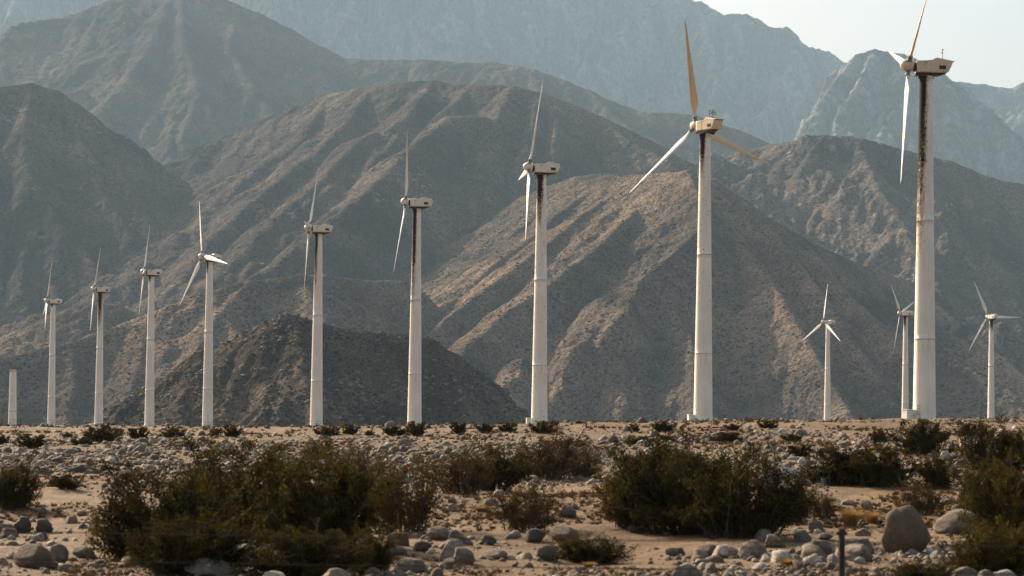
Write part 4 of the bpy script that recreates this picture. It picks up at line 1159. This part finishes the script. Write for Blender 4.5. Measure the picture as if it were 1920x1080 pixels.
# low dead scrub and grass over the whole fan (nobody could count it)
rs = np.random.RandomState(9); n = 40000
dd = 1/(1/24.0 + rs.rand(n)*(1/135.0-1/24.0)); X = rs.uniform(-0.36, 0.36, n)*dd; Y = dd
ok = (fbm(X/6, Y/9, 3, 71) > 0.02) & ((dd > 38) | (rs.rand(n) < 0.5)); X, Y = X[ok], Y[ok]; n = len(X)
t0_, f0_ = tuft(14, 3, 1.0, 1.6, 0.085); s = rs.uniform(0.05, 0.15, n)*np.interp(Y, [25, 60, 120], [0.6, 1.2, 2.0]); a = rs.uniform(0, 6.28, n)
vx = t0_[None, :, 0]*s[:, None]*1.3; vy = t0_[None, :, 1]*s[:, None]*1.3; vz = t0_[None, :, 2]*s[:, None]
V = np.stack([vx*np.cos(a)[:, None]-vy*np.sin(a)[:, None]+X[:, None], vx*np.sin(a)[:, None]+vy*np.cos(a)[:, None]+Y[:, None], vz+ground_z(X, Y)[:, None]-0.01], -1).reshape(-1, 3)
F = (f0_[None]+(np.arange(n)*len(t0_))[:, None, None]).reshape(-1, 4)
M_dead = leaf_material('dead scrub', [(0.065, 0.032, 0.013), (0.12, 0.065, 0.026), (0.035, 0.025, 0.010), (0.18, 0.10, 0.045), (0.045, 0.040, 0.012)], 0.2)
tag(mesh_np('dry_scrub', V, F, M_dead, smooth=False), 'low brown dead grass and scrub between the stones', 'dry grass', kind='stuff')

# scrub on the nearest hills: small dark bushes and pale rocks standing on the slopes
def on_hill(H, n, name, mat, smin, smax, seed, label, flat=0.8, ymax=None):
    Xg, Yg, Zg = H; rs = np.random.RandomState(seed); nr, nc = Zg.shape
    i = rs.randint(1, nr-1, n); j = rs.randint(1, nc-1, n)
    ok = Zg[i, j] > FLOOR+4
    w = fbm(Xg[i, j]/(smax*18), Yg[i, j]/(smax*18), 3, seed); ok &= w > rs.uniform(-0.9, 0.5, n)
    i, j = i[ok], j[ok]; n = len(i)
    v0, f0 = rock_shape(0, seed, 0); s = smin+(smax-smin)*rs.rand(n)**2.2
    jit = rs.uniform(0.7, 1.3, (n, len(v0), 1)); V = v0[None]*jit*s[:, None, None]*np.array([1, 1, flat])
    V = V+np.stack([Xg[i, j]+rs.uniform(-1, 1, n), Yg[i, j], Zg[i, j]+s*0.3], -1)[:, None, :]
    F = (f0[None]+(np.arange(n)*len(v0))[:, None, None]).reshape(-1, 3)
    tag(mesh_np(name, V.reshape(-1, 3), F, mat, smooth=False), label, 'plants' if 'scrub' in name else 'rocks', kind='stuff')
M_hs = leaf_material('hillside scrub leaves', [(0.020, 0.020, 0.012), (0.035, 0.032, 0.018), (0.045, 0.036, 0.02)], 0.0)
M_hr = rock_material('hillside rock', [(0.20, 0.18, 0.155), (0.13, 0.115, 0.10), (0.28, 0.25, 0.21), (0.16, 0.14, 0.12)])
on_hill(HA, 9000, 'hillside_scrub', M_hs, 0.3, 1.0, 201, 'dark scattered scrub on the small dark hill')
on_hill(HA, 6000, 'hillside_rocks', M_hr, 0.25, 1.3, 202, 'pale rocks scattered on the small dark hill')
on_hill(HB, 22000, 'hillside_scrub', M_hs, 0.4, 1.6, 203, 'dark scattered scrub on the sunlit centre hill')
on_hill(HB, 7000, 'hillside_rocks', M_hr, 0.4, 2.0, 204, 'pale rocks scattered on the sunlit centre hill')

# ================================================================== FENCES
def wire_fence(p0, p1, posts, hts, h, rw, rp, label):
    """posts: positions 0..1 along the line p0-p1"""
    root = empty('wire_fence', p0); tag(root, label, 'fence', None); q = np.array(p1)-np.array(p0)
    def g(t): x, y = p0[0]+q[0]*t, p0[1]+q[1]*t; return float(ground_z(x, y))-p0[2]
    for t in posts:
        b = np.array([q[0]*t, q[1]*t, g(t)])
        V, F = join(tube([b-[0, 0, 0.3], b+[0, 0, h]], rp, 8), boxVF(b[0]-rp*1.6, b[0]+rp*1.6, b[1]-rp*0.5, b[1]+rp*0.5, b[2]+h-0.06, b[2]+h-0.03))
        mesh_py('post', V, F, M_post, root)
    for hh in hts:
        pts = []; n = 60
        for k in range(n+1):
            t = k/n; seg = np.interp(t, posts, np.arange(len(posts))); f = seg-math.floor(seg)
            zp = np.interp(t, posts, [g(x) for x in posts])
            pts.append((q[0]*t, q[1]*t-rp, zp+hh-0.10*f*(1-f)))
        V, F = tube(pts, rw, 5)
        vf = [(V, F)]
        if rp > 0.03:
            L = np.linalg.norm(q)
            for k in range(int(L/0.14)):
                t = (k+0.5)*0.14/L; i = t*n; a = pts[int(i)]; b2 = pts[min(int(i)+1, n)]; f = i-int(i)
                c = np.array(a)*(1-f)+np.array(b2)*f
                vf.append(tube([c+[-0.008, 0, -0.022], c+[0.008, 0, 0.022]], 0.0022, 3, False))
        mesh_py('barbed_wire' if rp > 0.03 else 'wire', *join(*vf), M_wire, root)
M_post = paint_material('dark weathered post', (0.035, 0.028, 0.022), (0.018, 0.015, 0.012), 0.85)
M_wire = paint_material('rusted wire', (0.045, 0.036, 0.030), (0.025, 0.02, 0.018), 0.7)
pf = at(1578, 1040, 18.5)
z0_ = float(ground_z(pf[0], pf[1]))
wire_fence((pf[0]-18.0, pf[1]+0.25, z0_), (pf[0]+9.0, pf[1]-0.12, z0_), [0, 1/3, 2/3, 1], (0.50, 0.82, 0.98, 1.24), 1.36, 0.0045, 0.032, 'dark barbed wire fence along the road, one post showing at lower right')
a0, a1 = at(-60, 800, 128), at(640, 803, 128)
wire_fence((a0[0], a0[1], float(ground_z(a0[0], a0[1]))), (a1[0], a1[1], 0), [0, 0.14, 0.42, 0.7, 1], (0.28, 0.42), 0.5, 0.006, 0.02, 'thin faint wire fence on the crest at far left')

# ================================================================== HAZE
hm = bpy.data.materials.new('haze'); hm.use_nodes = True
for n in list(hm.node_tree.nodes):
    if n.type == 'BSDF_PRINCIPLED': hm.node_tree.nodes.remove(n)
pv = hm.node_tree.nodes.new('ShaderNodeVolumePrincipled')
pv.inputs['Color'].default_value = (0.56, 0.80, 1.0, 1)
pv.inputs['Density'].default_value = 0.00006
pv.inputs['Anisotropy'].default_value = 0.0
hm.node_tree.links.new(pv.outputs[0], hm.node_tree.nodes['Material Output'].inputs['Volume'])
x0, x1, y0, y1, z0, z1 = -9000, 9000, -1500, 13000, -48.0, 2600
V = np.array([(x, y, z) for x in (x0, x1) for y in (y0, y1) for z in (z0, z1)], float)
F = np.array([(0, 1, 3, 2), (4, 6, 7, 5), (0, 4, 5, 1), (2, 3, 7, 6), (0, 2, 6, 4), (1, 5, 7, 3)])
tag(mesh_np('haze', V, F, hm, smooth=False), kind='stuff')
